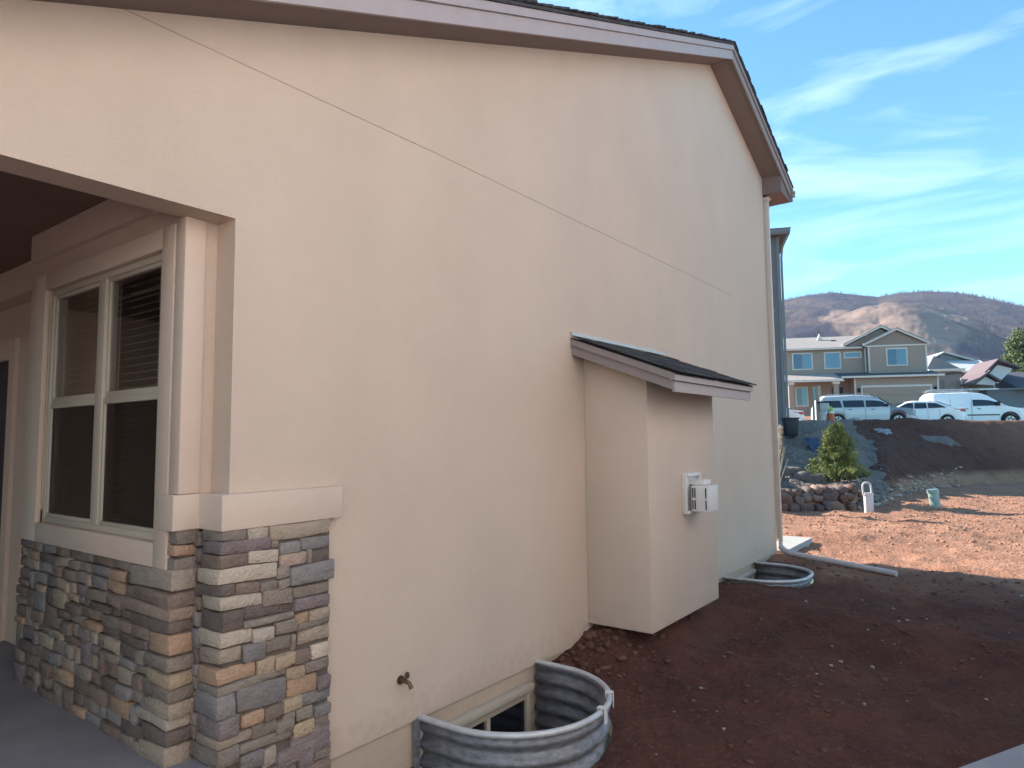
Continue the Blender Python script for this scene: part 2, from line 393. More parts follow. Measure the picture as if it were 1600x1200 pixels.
while len(pts) < 150:
    if rng.random() < .65: x = rng.uniform(0.02, 5); y = rng.uniform(2, 10.5)
    else: D = rng.uniform(11, 26); c = rng.uniform(.34, .9); x, y = wxy(D, c*D)
    if inwell(x, y) or x < 0: continue
    s = 0.006+0.016*rng.random()**3; pts.append((x, y, gzp(x, y)+s*.3)); sz.append(s)
scatter('pebbles', pts, sz, M_peb, 'pale grey pebbles lying loose on the red soil', 'pebbles')

# ------------------------------------------------------------------ street, slabs
def strip(name, pts_l, pts_r, z, m, **k):
    v = [(x, y, z(x, y) if callable(z) else z) for x, y in pts_l]+[(x, y, z(x, y) if callable(z) else z) for x, y in pts_r]
    n = len(pts_l); me = bpy.data.meshes.new(name); me.from_pydata(v, [], [(i, i+1, n+i+1, n+i) for i in range(n-1)]); return link(name, me, None, m, **k)
U = np.array([math.cos(R(25)), math.sin(R(25))]); Wd = np.array([-math.sin(R(25)), math.cos(R(25))])
C0 = np.array([-5.42, 38.75])            # where the parked vehicles' near side stands
def sl(u, w): return (C0[0]+U[0]*u+Wd[0]*w, C0[1]+U[1]*u+Wd[1]*w)
M_asph = mat('asphalt', (.20, .195, .19), 0.92, 0.15, 0.8, 0.3, 60)
strip('street', [sl(u, -0.6) for u in range(-40, 61, 10)], [sl(u, 6.2) for u in range(-40, 61, 10)], 1.975, M_asph, kind='structure')
for w0, w1 in ((-0.85, -0.6), (6.2, 7.8)):
    mb = MB(); poly = [(*sl(-40, w0), 0), (*sl(60, w0), 0), (*sl(60, w1), 0), (*sl(-40, w1), 0)]
    mb.prism(poly, (0, 0, 1.7), (0, 0, 2.10)); link('kerb' if w0 < 0 else 'far_pavement', mb.me('kerb'), None, M_conc, kind='structure')
boxo('rear_patio_slab', None, M_conc, -3.0, 0.10, 10.6, 12.2, -0.45, -0.115, kind='structure')
prismo('neighbour_walk', None, M_porchc, [(2.59, 4.20, 0), (3.3, 5.60, 0), (5.39, 6.0, 0), (5.39, 2.5, 0), (3.6, 2.5, 0)], (0, 0, -.7), (0, 0, -.13), kind='structure')
boxo('porch_slab', None, M_porchc, -5.0, -0.03, -2.0, 1.76, -0.6, 0.13, kind='structure')
boxo('entry_slab', None, M_porchc, -5.0, -2.15, 1.761, 2.3, -0.6, 0.127, kind='structure')

# ------------------------------------------------------------------ the beige house
house = thing('beige_house', 'large beige stucco house side with stone pier, filling the left and middle', 'house', (0, 0, 0))
SL = 0.418; RY, RZ = 8.40, 6.47
def roofz(y): return RZ-SL*abs(y-RY)
Yf, Yr = -0.35, 10.52
# main side wall, a 0.185 m thick slab with the porch opening left out
def wallx(poly, x0, x1): return MB().prism([(0, y, z) for y, z in poly], (x0, 0, 0), (x1, 0, 0))
ZB = -0.075
poly = [(1.766, ZB), (Yr, ZB-.05), (Yr, roofz(Yr)), (RY, RZ), (Yf, roofz(Yf)), (Yf, ZB), (0.02, ZB), (0.02, 2.68), (1.766, 2.68)]
w = wallx(poly, -0.185, 0.0).me('wall'); 
wall = link('wall', w, house, M_stucco)
boxo('rear_wall', house, M_stucco, -9, -0.19, Yr-0.2, Yr-0.003, -0.13, 5.5)
boxo('front_wall', house, M_stucco, -9, -2.9, 2.02, 2.15, 0.13, 4.4)
boxo('foundation', house, M_found, -0.18, -0.022, 1.78, Yr-0.01, -1.6, -0.06)
# thin control joint
tubeo('control_joint', house, M_joint, [(0.0005, -0.3, 3.45), (0.0005, 3.17, 3.49), (0.0005, 9.05, 3.48)], 0.0026, 6)
# trim band over the stone pier and bay
mb = MB()
mb.prism([(0.055, 1.70, 0), (0.055, 2.39, 0), (-0.02, 2.39, 0), (-0.02, 1.8, 0), (-0.30, 1.8, 0), (-0.30, 1.575, 0), (-0.145, 1.575, 0), (-0.145, 1.70, 0)], (0, 0, 1.185), (0, 0, 1.352))
link('trim_band', mb.me('trim_band', True, 0.006), house, M_trim)
# bay with the window: core
BX0, BX1, BY = -2.14, -0.16, 1.62
mb = MB(); mb.box(BX0, -.23, BY+0.03, 1.76, 0.13, 1.19); mb.box(BX0, -1.86, BY, 1.76, 1.19, 2.95); mb.box(-0.345, BX1, BY, 1.7655, 1.19, 2.95); mb.box(-1.86, -0.345, BY, 1.76, 2.555, 2.95)
mb.box(BX0, -2.0, 1.76, 2.0, 0.13, 2.95); mb.box(-1.9, -0.3, 1.95, 2.0, 0.6, 2.95)
link('bay_wall', mb.me('bay_wall'), house, M_stucco)
boxo('bay_head_trim', house, M_trim, BX0+.02, -0.86, BY-0.035, BY-0.002, 2.77, 2.948)
boxo('bay_head_trim', house, M_trim, -0.86, -0.24, BY-0.034, BY-0.002, 2.77, 2.948)
mb = MB(); mb.box(-0.36, -0.235, BY-0.03, BY-0.002, 1.0, 2.66); mb.box(-2.10, -1.86, BY-0.03, BY-0.002, 1.0, 2.66)
mb.box(-1.86, -0.36, BY-0.03, BY-0.002, 2.555, 2.66); mb.box(-1.86, -0.36, BY-0.03, BY+0.03, 1.0, 1.115)
link('window_surround', mb.me('window_surround', True, 0.004), house, M_trim)
# pipe chase strip between the bay corner and the return
boxo('corner_trim', house, M_trim, -0.235, -0.14, 1.594, 1.70, 1.352, 2.68, 0.01)
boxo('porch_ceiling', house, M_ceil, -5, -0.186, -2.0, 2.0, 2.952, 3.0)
boxo('recess_wall', house, M_stucco, -3.2, BX0, 1.95, 2.0, 0.13, 2.95)
boxo('porch_skylight_block', house, M_stucco, -4.7, -1.7, -2.1, -1.95, -0.1, 2.95)  # unseen wall added to block skylight coming through the porch front
boxo('porch_side_wall', house, M_stucco, -4.9, -4.7, -2, 1.95, 0.13, 2.95)
boxo('recess_wall', house, M_stucco, -4.7, -3.201, 1.95, 2.0, 2.30, 2.95)
boxo('recess_beam', house, M_trim, -5, BX0-.01, 1.80, 1.94, 2.72, 2.951)
dr = boxo('front_door', house, M_door, -4.69, -3.31, 1.86, 1.90, 0.14, 2.25)
mb = MB(); mb.box(-3.30, -2.95, 1.86, 1.948, 0.13, 2.41); mb.box(-3.28, -3.16, 1.83, 1.859, 0.13, 2.41); mb.box(-4.69, -3.30, 1.83, 1.948, 2.252, 2.41); link('door_frame', mb.me('df'), house, M_trim)
# rear return of the opening: the front post of the porch
boxo('porch_post', house, M_stucco, -0.5, -0.186, Yf, 0.02, -0.1, 2.68)

# double window with four sashes and blinds
win = link('window', None, house)
WX0, WX1, WZ0, WZ1, WY = -1.86, -0.36, 1.115, 2.555, 1.625
fb = MB(); t = 0.035; midx = -1.11; midz = 1.845
fb.box(WX0, WX0+t, WY, WY+.07, WZ0, WZ1); fb.box(WX1-t, WX1, WY, WY+.07, WZ0, WZ1); fb.box(WX0+t, WX1-t, WY, WY+.07, WZ1-t, WZ1); fb.box(WX0+t, WX1-t, WY, WY+.07, WZ0, WZ0+t)
fb.box(midx-.045, midx+.045, WY-.004, WY+.07, WZ0+t, WZ1-t)
link('frame', fb.me('frame', True, 0.004), win, M_vinyl)
for (a, b) in ((WX0+t, midx-.045), (midx+.045, WX1-t)):
    for k, (z0, z1) in enumerate(((WZ0+t, midz), (midz, WZ1-t))):
        y0 = WY+(.012 if k else .004); s = 0.022
        sb = MB(); sb.box(a, a+s, y0, y0+.03, z0, z1); sb.box(b-s, b, y0, y0+.03, z0, z1); sb.box(a+s, b-s, y0, y0+.03, z0, z0+(.034 if k else s)); sb.box(a+s, b-s, y0, y0+.03, z1-(s if k else .034), z1)
        link('sash', sb.me('sash', True, 0.003), win, M_vinyl)
        pane = bpy.data.meshes.new('pane'); gm = MB().box(a+s, b-s, y0+.012, y0+.018, z0+.02, z1-.02).me('pane'); link('pane', gm, win, None)
        gm.materials.append(None)
        if k:      # upper sashes show the glazing bars of a prairie grid
            gb = MB(); g = .006
            gb.box(a+s+.085, a+s+.085+g, y0+.019, y0+.024, z0+.035, z1-.02); gb.box(b-s-.085-g, b-s-.085, y0+.019, y0+.024, z0+.035, z1-.02); gb.box(a+s, b-s, y0+.019, y0+.024, z1-.13, z1-.124)
            link('glazing_bar', gb.me('gb'), win, M_vinyl)
# clear glass: mostly transparent, mirror-like at grazing angles
mg = bpy.data.materials.new('clear_glass'); mg.use_nodes = True; t_ = mg.node_tree; n_ = t_.nodes
n_.clear(); o_ = n_.new('ShaderNodeOutputMaterial'); tr = n_.new('ShaderNodeBsdfTransparent'); gl = n_.new('ShaderNodeBsdfGlossy'); ms = n_.new('ShaderNodeMixShader'); fr = n_.new('ShaderNodeFresnel')
tr.inputs[0].default_value = (.86, .86, .86, 1); gl.inputs['Roughness'].default_value = 0.02; fr.inputs[0].default_value = 1.5; fm = n_.new('ShaderNodeMath'); fm.operation = 'MULTIPLY'; fm.inputs[1].default_value = 0.45
t_.links.new(fr.outputs[0], fm.inputs[0]); t_.links.new(fm.outputs[0], ms.inputs[0]); t_.links.new(tr.outputs[0], ms.inputs[1]); t_.links.new(gl.outputs[0], ms.inputs[2]); t_.links.new(ms.outputs[0], o_.inputs[0])
ms2 = mg.copy(); ms2.name = 'screened_glass'; [setattr(q.inputs[0], 'default_value', (.45, .45, .47, 1)) for q in ms2.node_tree.nodes if q.type == 'BSDF_TRANSPARENT']
for o in [o for o in COL.objects if o.name.startswith('pane')]:
    o.data.materials.clear(); o.data.materials.append(mg if max(v.co.z for v in o.data.vertices) > midz+.1 else ms2)
slat = None
for (a, b) in ((WX0+.06, midx-.06), (midx+.06, WX1-.06)):
    z = WZ1-0.07
    while z > WZ0+0.06:
        if slat is None:
            wdt = (b-a)
            slat = MB().prism([(0, -.021, -.010), (0, 0, .0035), (0, .021, .012), (0, .021, .0095), (0, 0, .0010), (0, -.021, -.0125)], (0, 0, 0), (wdt, 0, 0)).me('slat'); slat.materials.append(M_blind)
        o = bpy.data.objects.new('slat', slat); COL.objects.link(o); o.parent = win
        o.location = (a, WY+.115, z); o.rotation_euler = (R(-12 if z > midz else 22)+rng.uniform(-.03, .03), rng.uniform(-.003, .003), 0)
        z -= 0.0415
boxo('dark_interior', house, M_room, -1.85, -0.36, 1.90, 1.94, 1.1, 2.6)

# stone veneer
ven = link('stone_veneer', None, house)
mb = MB(); mb.box(-0.02, 0.032, 1.735, 2.322, -0.55, 1.186); mb.box(-0.26, -0.02, 1.735, 1.765, -0.55, 1.186); mb.box(-0.35, -0.188, 1.625, 1.735, 0.1, 1.186)
mb.box(BX0, -0.35, 1.632, 1.66, 0.1, 1.04)
link('grout', mb.me('grout'), ven, M_mort)
def stone(x0, x1, y0, y1, z0, z1, m, sd):
    rr = random.Random(sd); bm = bmesh.new(); bmesh.ops.create_cube(bm, size=2.0); bmesh.ops.subdivide_edges(bm, edges=bm.edges[:], cuts=3, use_grid_fill=True)
    h = [(x1-x0)/2, (y1-y0)/2, (z1-z0)/2]; c = [(x0+x1)/2, (y0+y1)/2, (z0+z1)/2]; r = min(min(h)*.5, rr.uniform(.006, .012))
    ox, oy, oz = rr.uniform(0, 50), rr.uniform(0, 50), rr.uniform(0, 50)
    tl = rr.gauss(0, .035); tp = rr.uniform(-.12, .12)
    amp = min(.0055, min(h)*.16)
    for v in bm.verts:
        p = []
        for i in range(3):
            q = v.co[i]; s = 1 if q > 0 else -1; a = abs(q)
            p.append(s*(h[i] if a > .9 else (h[i]-r*.62 if a > .3 else 0)))
        q = [max(-(h[i]-r), min(h[i]-r, p[i])) for i in range(3)]; d = Vector([p[i]-q[i] for i in range(3)])
        if d.length > 1e-6: d = d.normalized()*min(d.length, r)
        P = Vector(q)+d
        nn = vnoise(np.array([P.y*14+P.x*9+ox]), np.array([P.z*16+oy]))[0]; n2 = vnoise(np.array([P.y*11+oz]), np.array([P.z*11+P.x*14+ox]))[0]; n3 = vnoise(np.array([P.x*12+oz+P.y*7]), np.array([P.z*13+7]))[0]
        P += Vector((nn*1.5, n2*1.5, n3*1.3))*amp*2.0
        P.z += tl*(P.y-P.x)+tp*P.z*(P.y/max(h[1], .01)+P.x/max(h[0], .01))*.4
        v.co = P+Vector(c)
    me = bpy.data.meshes.new('stone'); bm.to_mesh(me); bm.free()
    me.polygons.foreach_set('use_smooth', [True]*len(me.polygons))
    return link('stone', me, ven, m)
PIER=[(1.714,1.832,1.135,1.185,1,'g'),(1.838,1.95,1.127,1.181,0,'l'),(1.955,2.316,1.112,1.183,0,'t'),(1.715,1.965,1.076,1.132,1,'v'),(1.968,2.012,1.078,1.12,0,'g'),(2.015,2.134,1.04,1.093,0,'s'),(2.14,2.317,1.04,1.098,0,'s'),(1.717,1.848,1.015,1.071,1,'b'),(1.849,2.013,1.013,1.069,0,'w'),(2.016,2.169,0.975,1.034,0,'p'),(2.175,2.198,0.97,1.039,0,'g'),(2.202,2.31,0.966,1.029,0,'d'),(1.719,2.004,0.94,1.004,1,'w'),(2.003,2.075,0.925,0.976,0,'g'),(2.077,2.335,0.877,0.965,0,'s'),(1.715,1.782,0.887,0.935,1,'d'),(1.784,1.909,0.88,0.927,0,'b'),(1.911,2.002,0.876,0.92,0,'g'),(2.004,2.075,0.876,0.918,0,'g'),(1.71,1.924,0.819,0.877,1,'w'),(1.925,2.09,0.803,0.867,0,'o'),(2.097,2.32,0.809,0.859,0,'g'),(1.706,1.816,0.733,0.815,1,'d'),(1.821,2.092,0.757,0.817,0,'d'),(1.822,2.093,0.726,0.753,0,'g'),(2.105,2.313,0.743,0.801,0,'v'),(2.11,2.191,0.686,0.73,0,'r'),(2.194,2.314,0.68,0.729,0,'t'),(2.121,2.315,0.648,0.683,0,'o'),(1.714,1.869,0.658,0.725,1,'w'),(1.87,1.98,0.648,0.707,0,'l'),(1.988,2.119,0.655,0.709,0,'o'),(1.938,2.085,0.58,0.642,0,'o'),(2.089,2.114,0.56,0.634,0,'g'),(2.134,2.312,0.573,0.64,0,'t'),(1.722,1.82,0.584,0.647,1,'t'),(1.821,1.935,0.571,0.645,0,'s'),(1.73,1.898,0.501,0.566,1,'r'),(1.903,1.993,0.489,0.557,0,'y'),(1.994,2.107,0.498,0.561,0,'y'),(2.111,2.202,0.483,0.553,0,'b'),(2.206,2.32,0.479,0.549,0,'w'),(2.066,2.167,0.422,0.475,0,'y'),(2.168,2.321,0.429,0.476,0,'o'),(1.732,2.061,0.459,0.492,1,'o'),(1.80,2.062,0.338,0.452,0,'s'),(2.064,2.242,0.335,0.417,0,'r'),(2.244,2.322,0.319,0.387,0,'v'),(2.048,2.147,0.276,0.333,0,'y'),(2.149,2.328,0.273,0.329,0,'s'),(1.736,1.815,0.263,0.344,1,'v'),(1.826,1.942,0.273,0.328,0,'r'),(1.943,2.046,0.27,0.327,0,'b'),(2.052,2.117,0.229,0.267,0,'g'),(2.119,2.222,0.21,0.265,0,'g'),(2.224,2.329,0.196,0.244,0,'s'),(1.732,1.88,0.22,0.261,1,'t'),(1.884,2.01,0.201,0.265,0,'o'),(2.011,2.106,0.191,0.239,0,'o'),(2.11,2.223,0.127,0.192,0,'y'),(2.225,2.33,0.132,0.186,0,'o'),(1.817,2.101,0.154,0.195,0,'o'),(2.103,2.331,0.078,0.146,0,'v'),(1.733,1.813,0.137,0.209,1,'g'),(1.827,1.946,0.077,0.143,0,'s'),(1.947,2.019,0.061,0.134,0,'l'),(2.021,2.332,0.022,0.094,0,'v'),(1.713,1.795,0.353,0.452,1,'s')]
k = 0
for y0, y1, z0, z1, cnr, c in PIER:
    k += 1; g = 0.0015
    xo = 0.052+rng.uniform(-.009, .012)
    if cnr: stone(-0.115-rng.uniform(0, .035), xo, 1.703+rng.uniform(-.006, .01), y1-g, z0-.0025, z1+.0025, STONE[c], 100+k)
    else: stone(-0.03, xo, y0, y1, z0-.0025, z1+.0025, STONE[c], 100+k)
z = 0.05                                  # courses below those in view run on to the ground
while z > -0.45:
    h = rng.uniform(.05, .09); y = 1.71
    while y < 2.30:
        wv = min(rng.uniform(.08, .26), 2.335-y); k += 1
        if wv > .03: stone(-0.15 if y < 1.72 else -.03, .05+rng.uniform(-.01, .01), y+.003, y+wv-.003, z-h+.003, z-.003, STONE[rng.choice('gsotbv')], 100+k)
        y += wv
    z -= h
BAY=[(1.118,1.187,0,'g'),(1.062,1.111,0,'r'),(1.0,1.054,0,'g'),(0.904,0.994,0.3,'l'),(0.836,0.896,0.25,'b'),(0.775,0.831,0.38,'p'),(0.707,0.769,0.3,'d'),(0.613,0.702,0.12,'r'),(0.543,0.604,0.15,'o'),(0.477,0.536,0.12,'y'),(0.416,0.469,0.08,'o'),(0.339,0.411,0.1,'t'),(0.284,0.334,0.2,'l'),(0.218,0.279,0.15,'d'),(0.12,0.207,0.15,'t')]
for z0, z1, wr, c in BAY:
    k += 1
    x0 = -0.30 if wr == 0 else -0.24-wr*1.15
    y0 = 1.598 if wr == 0 else 1.585+rng.uniform(-.008, .008)
    stone(x0, -0.165+rng.uniform(-.014, .010), y0, 1.715, z0-.001, z1+.001, STONE[c], 300+k)
# stones of the return face, set back between the two corners
z = 0.14
while z < 1.15:
    h = rng.uniform(.05, .10); k += 1
    stone(-0.20, -0.13, 1.70, 1.76, z+.003, min(z+h, 1.18)-.003, STONE[rng.choice('dgbsv')], 500+k); z += h
# wall below the window: irregular courses; some stones span two courses
z = 0.12
bayw = {}
rows = []
while z < 1.0:
    h = rng.uniform(.045, .088); rows.append((z, min(h, 1.005-z))); z += h
occ = [[] for _ in rows]
for ri, (z, h) in enumerate(rows):
    x = BX0+.01
    xr = -0.25
    for z0, z1, wr, c in BAY:
        if wr and z0-0.02 < z+h/2 < z1+.02: xr = min(xr, -0.24-wr*1.15)
    while x < xr-.03:
        blk = [q for q in occ[ri] if q[0] <= x+.01 < q[1]]
        if blk: x = blk[0][1]; continue
        lim = min([q[0] for q in occ[ri] if q[0] > x]+[xr])
        wv = min(rng.uniform(.07, .24), lim-x)
        if lim-x-wv < .04: wv = lim-x
        hh = h
        if ri+1 < len(rows) and rng.random() < .22 and wv < .19 and x+wv < -0.75:
            hh = h+rows[ri+1][1]; occ[ri+1].append((x, x+wv))
        k += 1
        if wv > .02: stone(x+.003, x+wv-.003, 1.60+rng.uniform(-.012, .012), 1.65, z+.003, z+hh-.003, STONE[rng.choice('ssgggdvvbboobrtptd')], 700+k)
        x += wv

# main roof: planes, soffits, fascias, shingle ends along the rake
OX = 0.30
def slab(y0, z0, y1, z1, x0, x1, t0, t1):    # sloped slab between two y stations, thickness from t0 to t1 above the line
    return MB().prism([(0, y0, z0+t0), (0, y1, z1+t0), (0, y1, z1+t1), (0, y0, z0+t1)], (x0, 0, 0), (x1, 0, 0))
YE0, YE1 = -1.0, 11.0
mb = slab(YE0, roofz(YE0), RY, RZ, -9, OX+.03, .155, .18); mb.v += []
mb2 = slab(RY, RZ, YE1+.06, roofz(YE1+.06), -9, OX+.03, .155, .18); mb.add(mb2.v, mb2.f)
roof = link('roof', mb.me('roof'), house, M_shing)
mb = slab(YE0, roofz(YE0), RY, RZ, -.18, OX-.02, -.004, .015); mb2 = slab(RY, RZ, YE1-.02, roofz(YE1-.02), -.18, OX-.02, -.004, .015); mb.add(mb2.v, mb2.f)
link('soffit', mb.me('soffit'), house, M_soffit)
for (nm, a, b, xa, xb) in (('rake_fascia', -.03, .085, OX-.02, OX), ('rake_trim', .088, .152, OX-.018, OX+.018)):
    mb = slab(YE0, roofz(YE0), RY, RZ, xa, xb, a, b); link(nm, mb.me(nm), house, M_fascia2)
    mb = slab(RY, RZ, YE1, roofz(YE1), xa, xb, a, b); link(nm, mb.me(nm), house, M_fascia)
# boxed return at the rear eave, rear fascia, gutter
ze = roofz(YE1)
prismo('eave_return', house, M_soffit, [(0, Yr+.002, roofz(Yr)-.002), (0, YE1-.02, ze-.006), (0, YE1-.02, ze-.10), (0, Yr+.002, ze-.06)], (0.002, 0, 0), (OX-.022, 0, 0))
boxo('eave_soffit', house, M_soffit, -9, -0.001, Yr+.001, YE1-.02, ze-.10, ze-.08)
boxo('eave_fascia', house, M_fascia, -9, OX+.018, YE1+.001, YE1+.025, ze-.10, ze+.14)
mb = MB(); prof = [(0, 0), (.10, 0), (.125, .05), (.125, .11), (.115, .11), (.112, .055), (.09, .012), (.01, .012), (.01, .11), (0, .11)]
mb.prism([(0, YE1+.027+a, ze+.0+b) for a, b in prof], (-9, 0, 0), (OX+.03, 0, 0)); link('gutter', mb.me('gutter'), house, M_fascia)
# shingle ends
sh = MB().box(-.11, .012, 0, .150, 0, .011).me('shingle'); sh.materials.append(M_shing)
for side in (-1, 1):
    n = int(((RY+0.4) if side < 0 else 2.6)/(.125)) 
    for i in range(n):
        o = bpy.data.objects.new('shingle', sh); COL.objects.link(o); o.parent = roof
        s = i*.125*math.cos(math.atan(SL)); y = RY+side*s; zz = RZ-SL*s+.181
        ang = math.atan(SL)
        if side < 0: o.rotation_euler = (ang+R(3), 0, math.pi*0); o.location = (OX+.03, y-.14, zz-.14*SL+.002)
        else: o.rotation_euler = (-ang+R(-3)+0, 0, 0); o.location = (OX+.03, y, zz+.010)
        o.location.x += rng.uniform(-.012, .008); o.scale = (1, 1, rng.uniform(.8, 1.8))
tubeo('roof_vent_pipe', house, M_flash, [(-.7, 7.3, roofz(7.3)+.1), (-.7, 7.3, roofz(7.3)+.44)], .04, 10)

# downspout at the rear corner
mb = MB(); mb.box(-.008, .072, Yr+.012, Yr+.082, 0.03, 5.22); link('downspout', mb.me('ds', True, .008), house, M_spout)
sp = link('downspout_elbow', MB().prism([(0, Yr+.012, 5.225), (0, Yr+.082, 5.225), (0, Yr+.30, 5.34), (0, Yr+.50, 5.34), (0, Yr+.50, 5.40), (0, Yr+.28, 5.40), (0, Yr+.012, 5.28)], (-.008, 0, 0), (.072, 0, 0)).me('dse'), house, M_spout)
for zz in (1.5, 3.5): boxo('strap', house, M_spout, -.012, .076, Yr+.004, Yr+.086, zz, zz+.03)
tubeo('drain_pipe', None, M_pvc, [(.032, Yr+.047, .06), (.032, Yr+.045, -.01), (.05, Yr+.03, -.06), (.12, Yr+.0, -.10), (.22, Yr-.03, -.125), (.45, Yr-.08, -.142), (1.0, Yr-.26, -.165), (1.62, Yr-.50, -.185)], .038, 14,
      rs=[.040, .041, .043, .043, .041, .038, .038, .038], label='long pale drain pipe lying on the dirt from the house corner downspout', cat='pipe')

# fireplace chase with its small roof and direct vent
ch = link('fireplace_chase', None, house)
prismo('chase_wall', ch, M_stucco, [(.001, 0, .045), (.587, 0, .045), (.587, 0, 2.30-.345*.587/.9-.003), (.001, 0, 2.296)], (0, 5.03, 0), (0, 6.50, 0), .006)
AX, AZ, EX, EZ = 0.0, 2.30, .90, 1.955
def csl(y0, y1, t0, t1, x0=0.001, x1=EX):
    z = lambda x: AZ+(EZ-AZ)*x/EX
    return MB().prism([(x0, 0, z(x0)+t0), (x1, 0, z(x1)+t0), (x1, 0, z(x1)+t1), (x0, 0, z(x0)+t1)], (0, y0, 0), (0, y1, 0))
CY0, CY1 = 4.84, 6.68
link('chase_soffit', csl(CY0+.02, CY1-.02, .0, .018, x1=EX-.02).me('cs'), ch, M_soffit)
for a, b in ((CY0, CY0+.02), (CY1-.02, CY1)):
    link('chase_rake_fascia', csl(a, b, .0, .075).me('cf'), ch, M_fascia)
for a, b in ((CY0-.018, CY0+.012), (CY1-.012, CY1+.018)): link('chase_rake_trim', csl(a, b, .078, .133, x1=EX+.02).me('ct'), ch, M_fascia)
boxo('chase_fascia', ch, M_fascia2, EX-.018, EX+.002, CY0+.022, CY1-.022, EZ-.012, EZ+.07)
boxo('chase_fascia_trim', ch, M_fascia2, EX-.016, EX+.024, CY0-.016, CY1+.016, EZ+.073, EZ+.118)
link('chase_sheathing', csl(CY0-.02, CY1+.02,   .134, .143, x1=EX+.03).me('cd'), ch, M_shing)
nrow = 7; rowl = (EX+.035)/nrow; sl_ = (EZ-AZ)/EX; ang = math.atan(-sl_)
for r_ in range(nrow):
    x0 = .03+rowl*(nrow-1-r_)*.985; y = CY0-.025-rng.uniform(0, .1)
    tabs = []
    while y < CY1+.02:
        wv = rng.uniform(.12, .26); y1 = min(y+wv, CY1+.025); y0 = max(y, CY0-.03)
        if y1-y0 > .02:
            m_ = MB().box(0, rowl*1.12, y0+.003, y1-.003, 0, .006+rng.choice([0, .005])).me('shingle'); m_.materials.append(M_shing)
            o = bpy.data.objects.new('shingle', m_); COL.objects.link(o); o.parent = ch
            o.location = (x0, 0, AZ+sl_*x0+.147+.006); o.rotation_euler = (0, ang+R(-1.0), 0)
        y += wv
prismo('wall_flashing', ch, M_flash, [(.001, CY0-.02, 2.462), (.018, CY0-.02, 2.462), (.018, CY1+.03, 2.462), (.001, CY1+.03, 2.462)], (0, 0, 0), (0, 0, .028))
vt = link('direct_vent', None, house)
boxo('plate', vt, M_vent, .588, .606, 5.685, 6.02, .92, 1.275, .004)
mb = MB(); mb.box(.606, .632, 5.685, 5.71, .92, 1.275); mb.box(.606, .632, 5.995, 6.02, .92, 1.275); mb.box(.606, .640, 5.71, 5.995, 1.245, 1.275); mb.box(.606, .64, 5.71, 5.995, .92, .95)
link('rim', mb.me('vr', True, .003), vt, M_vent)
boxo('neck', vt, M_vent, .607, .75, 5.80, 5.96, 1.17, 1.215, .004)
boxo('hood', vt, M_vent, .655, .815, 5.725, 5.955, .945, 1.168, .006)
for x in (.672, .692, .79):
    for z0, z1 in ((.965, 1.045), (1.065, 1.15)): boxo('slot', vt, M_dark, x-.006, x+.004, 5.7215, 5.7235, z0, z1)
# hose bib
hb = link('hose_bib', None, house); hb.scale = (.75, .75, .75); hb.location = (0, 2.87*.25, .19*.25)
tubeo('flange', hb, M_brass, [(0.001, 2.87, .19), (.010, 2.87, .19)], .034, 14)
tubeo('spout', hb, M_brass, [(.01, 2.87, .19), (.06, 2.87, .19), (.095, 2.88, .18), (.11, 2.885, .14)], .015, 10, rs=[.018, .017, .016, .019])
tubeo('valve_stem', hb, M_brass, [(.06, 2.87, .20), (.075, 2.87, .235)], .009, 8)
mb = MB()
for q in range(8):
    a = q*math.pi/4; mb.tube([(.077+.012*0, 2.87, .237), (.077, 2.87+.024*math.cos(a), .237+.024*math.sin(a))], .006, 6)
mb.tube([(.077, 2.87+.024*math.cos(q*math.pi/6), .237+.024*math.sin(q*math.pi/6)) for q in range(13)], .005, 6)
link('handle', mb.me('h', True), hb, M_brass)

# ------------------------------------------------------------------ neighbouring house across the side yard (right of the camera)
M_nst = mat('neighbour_stucco', (0.56, 0.53, 0.54), 0.92, 0.04, 1.3, 0.2, 90, spec=0.2)
nh = thing('pale_neighbour_house', 'pale stucco house facing the beige house across the side yard', 'house', (5.4, 0, 0))
nv = [(0, -9, -.6), (0, 8.6, -.6), (0, 8.6, 5.4), (0, 1.2, 7.6), (0, -9, 4.6)]
link('wall', MB().prism(nv, (0, 0, 0), (9, 0, 0)).me('nw'), nh, M_nst)
for (a, b, c, d) in ((-9.6, 4.47, 1.2, 7.75), (1.2, 7.75, 9.2, 5.22)):
    prismo('roof', nh, M_shing, [(0, a, b+.1), (0, c, d+.1), (0, c, d+.22), (0, a, b+.22)], (-.35, 0, 0), (9.3, 0, 0))
    prismo('rake_fascia', nh, M_fascia, [(0, a, b-.1), (0, c, d-.1), (0, c, d+.098), (0, a, b+.098)], (-.35, 0, 0), (-.33, 0, 0))
for (a, b, c, d) in ((4.2, 5.3, 1.1, 2.3), (6.4, 7.3, 1.1, 2.3), (-3.0, -1.6, 1.1, 2.4), (2.0, 3.1, 4.4, 5.5)):
    f_ = boxo('window', nh, M_wtrim, -.05, -.002, a, b, c, d); boxo('pane', f_, M_glass, -.06, -.052, a+.07, b-.07, c+.07, d-.07)

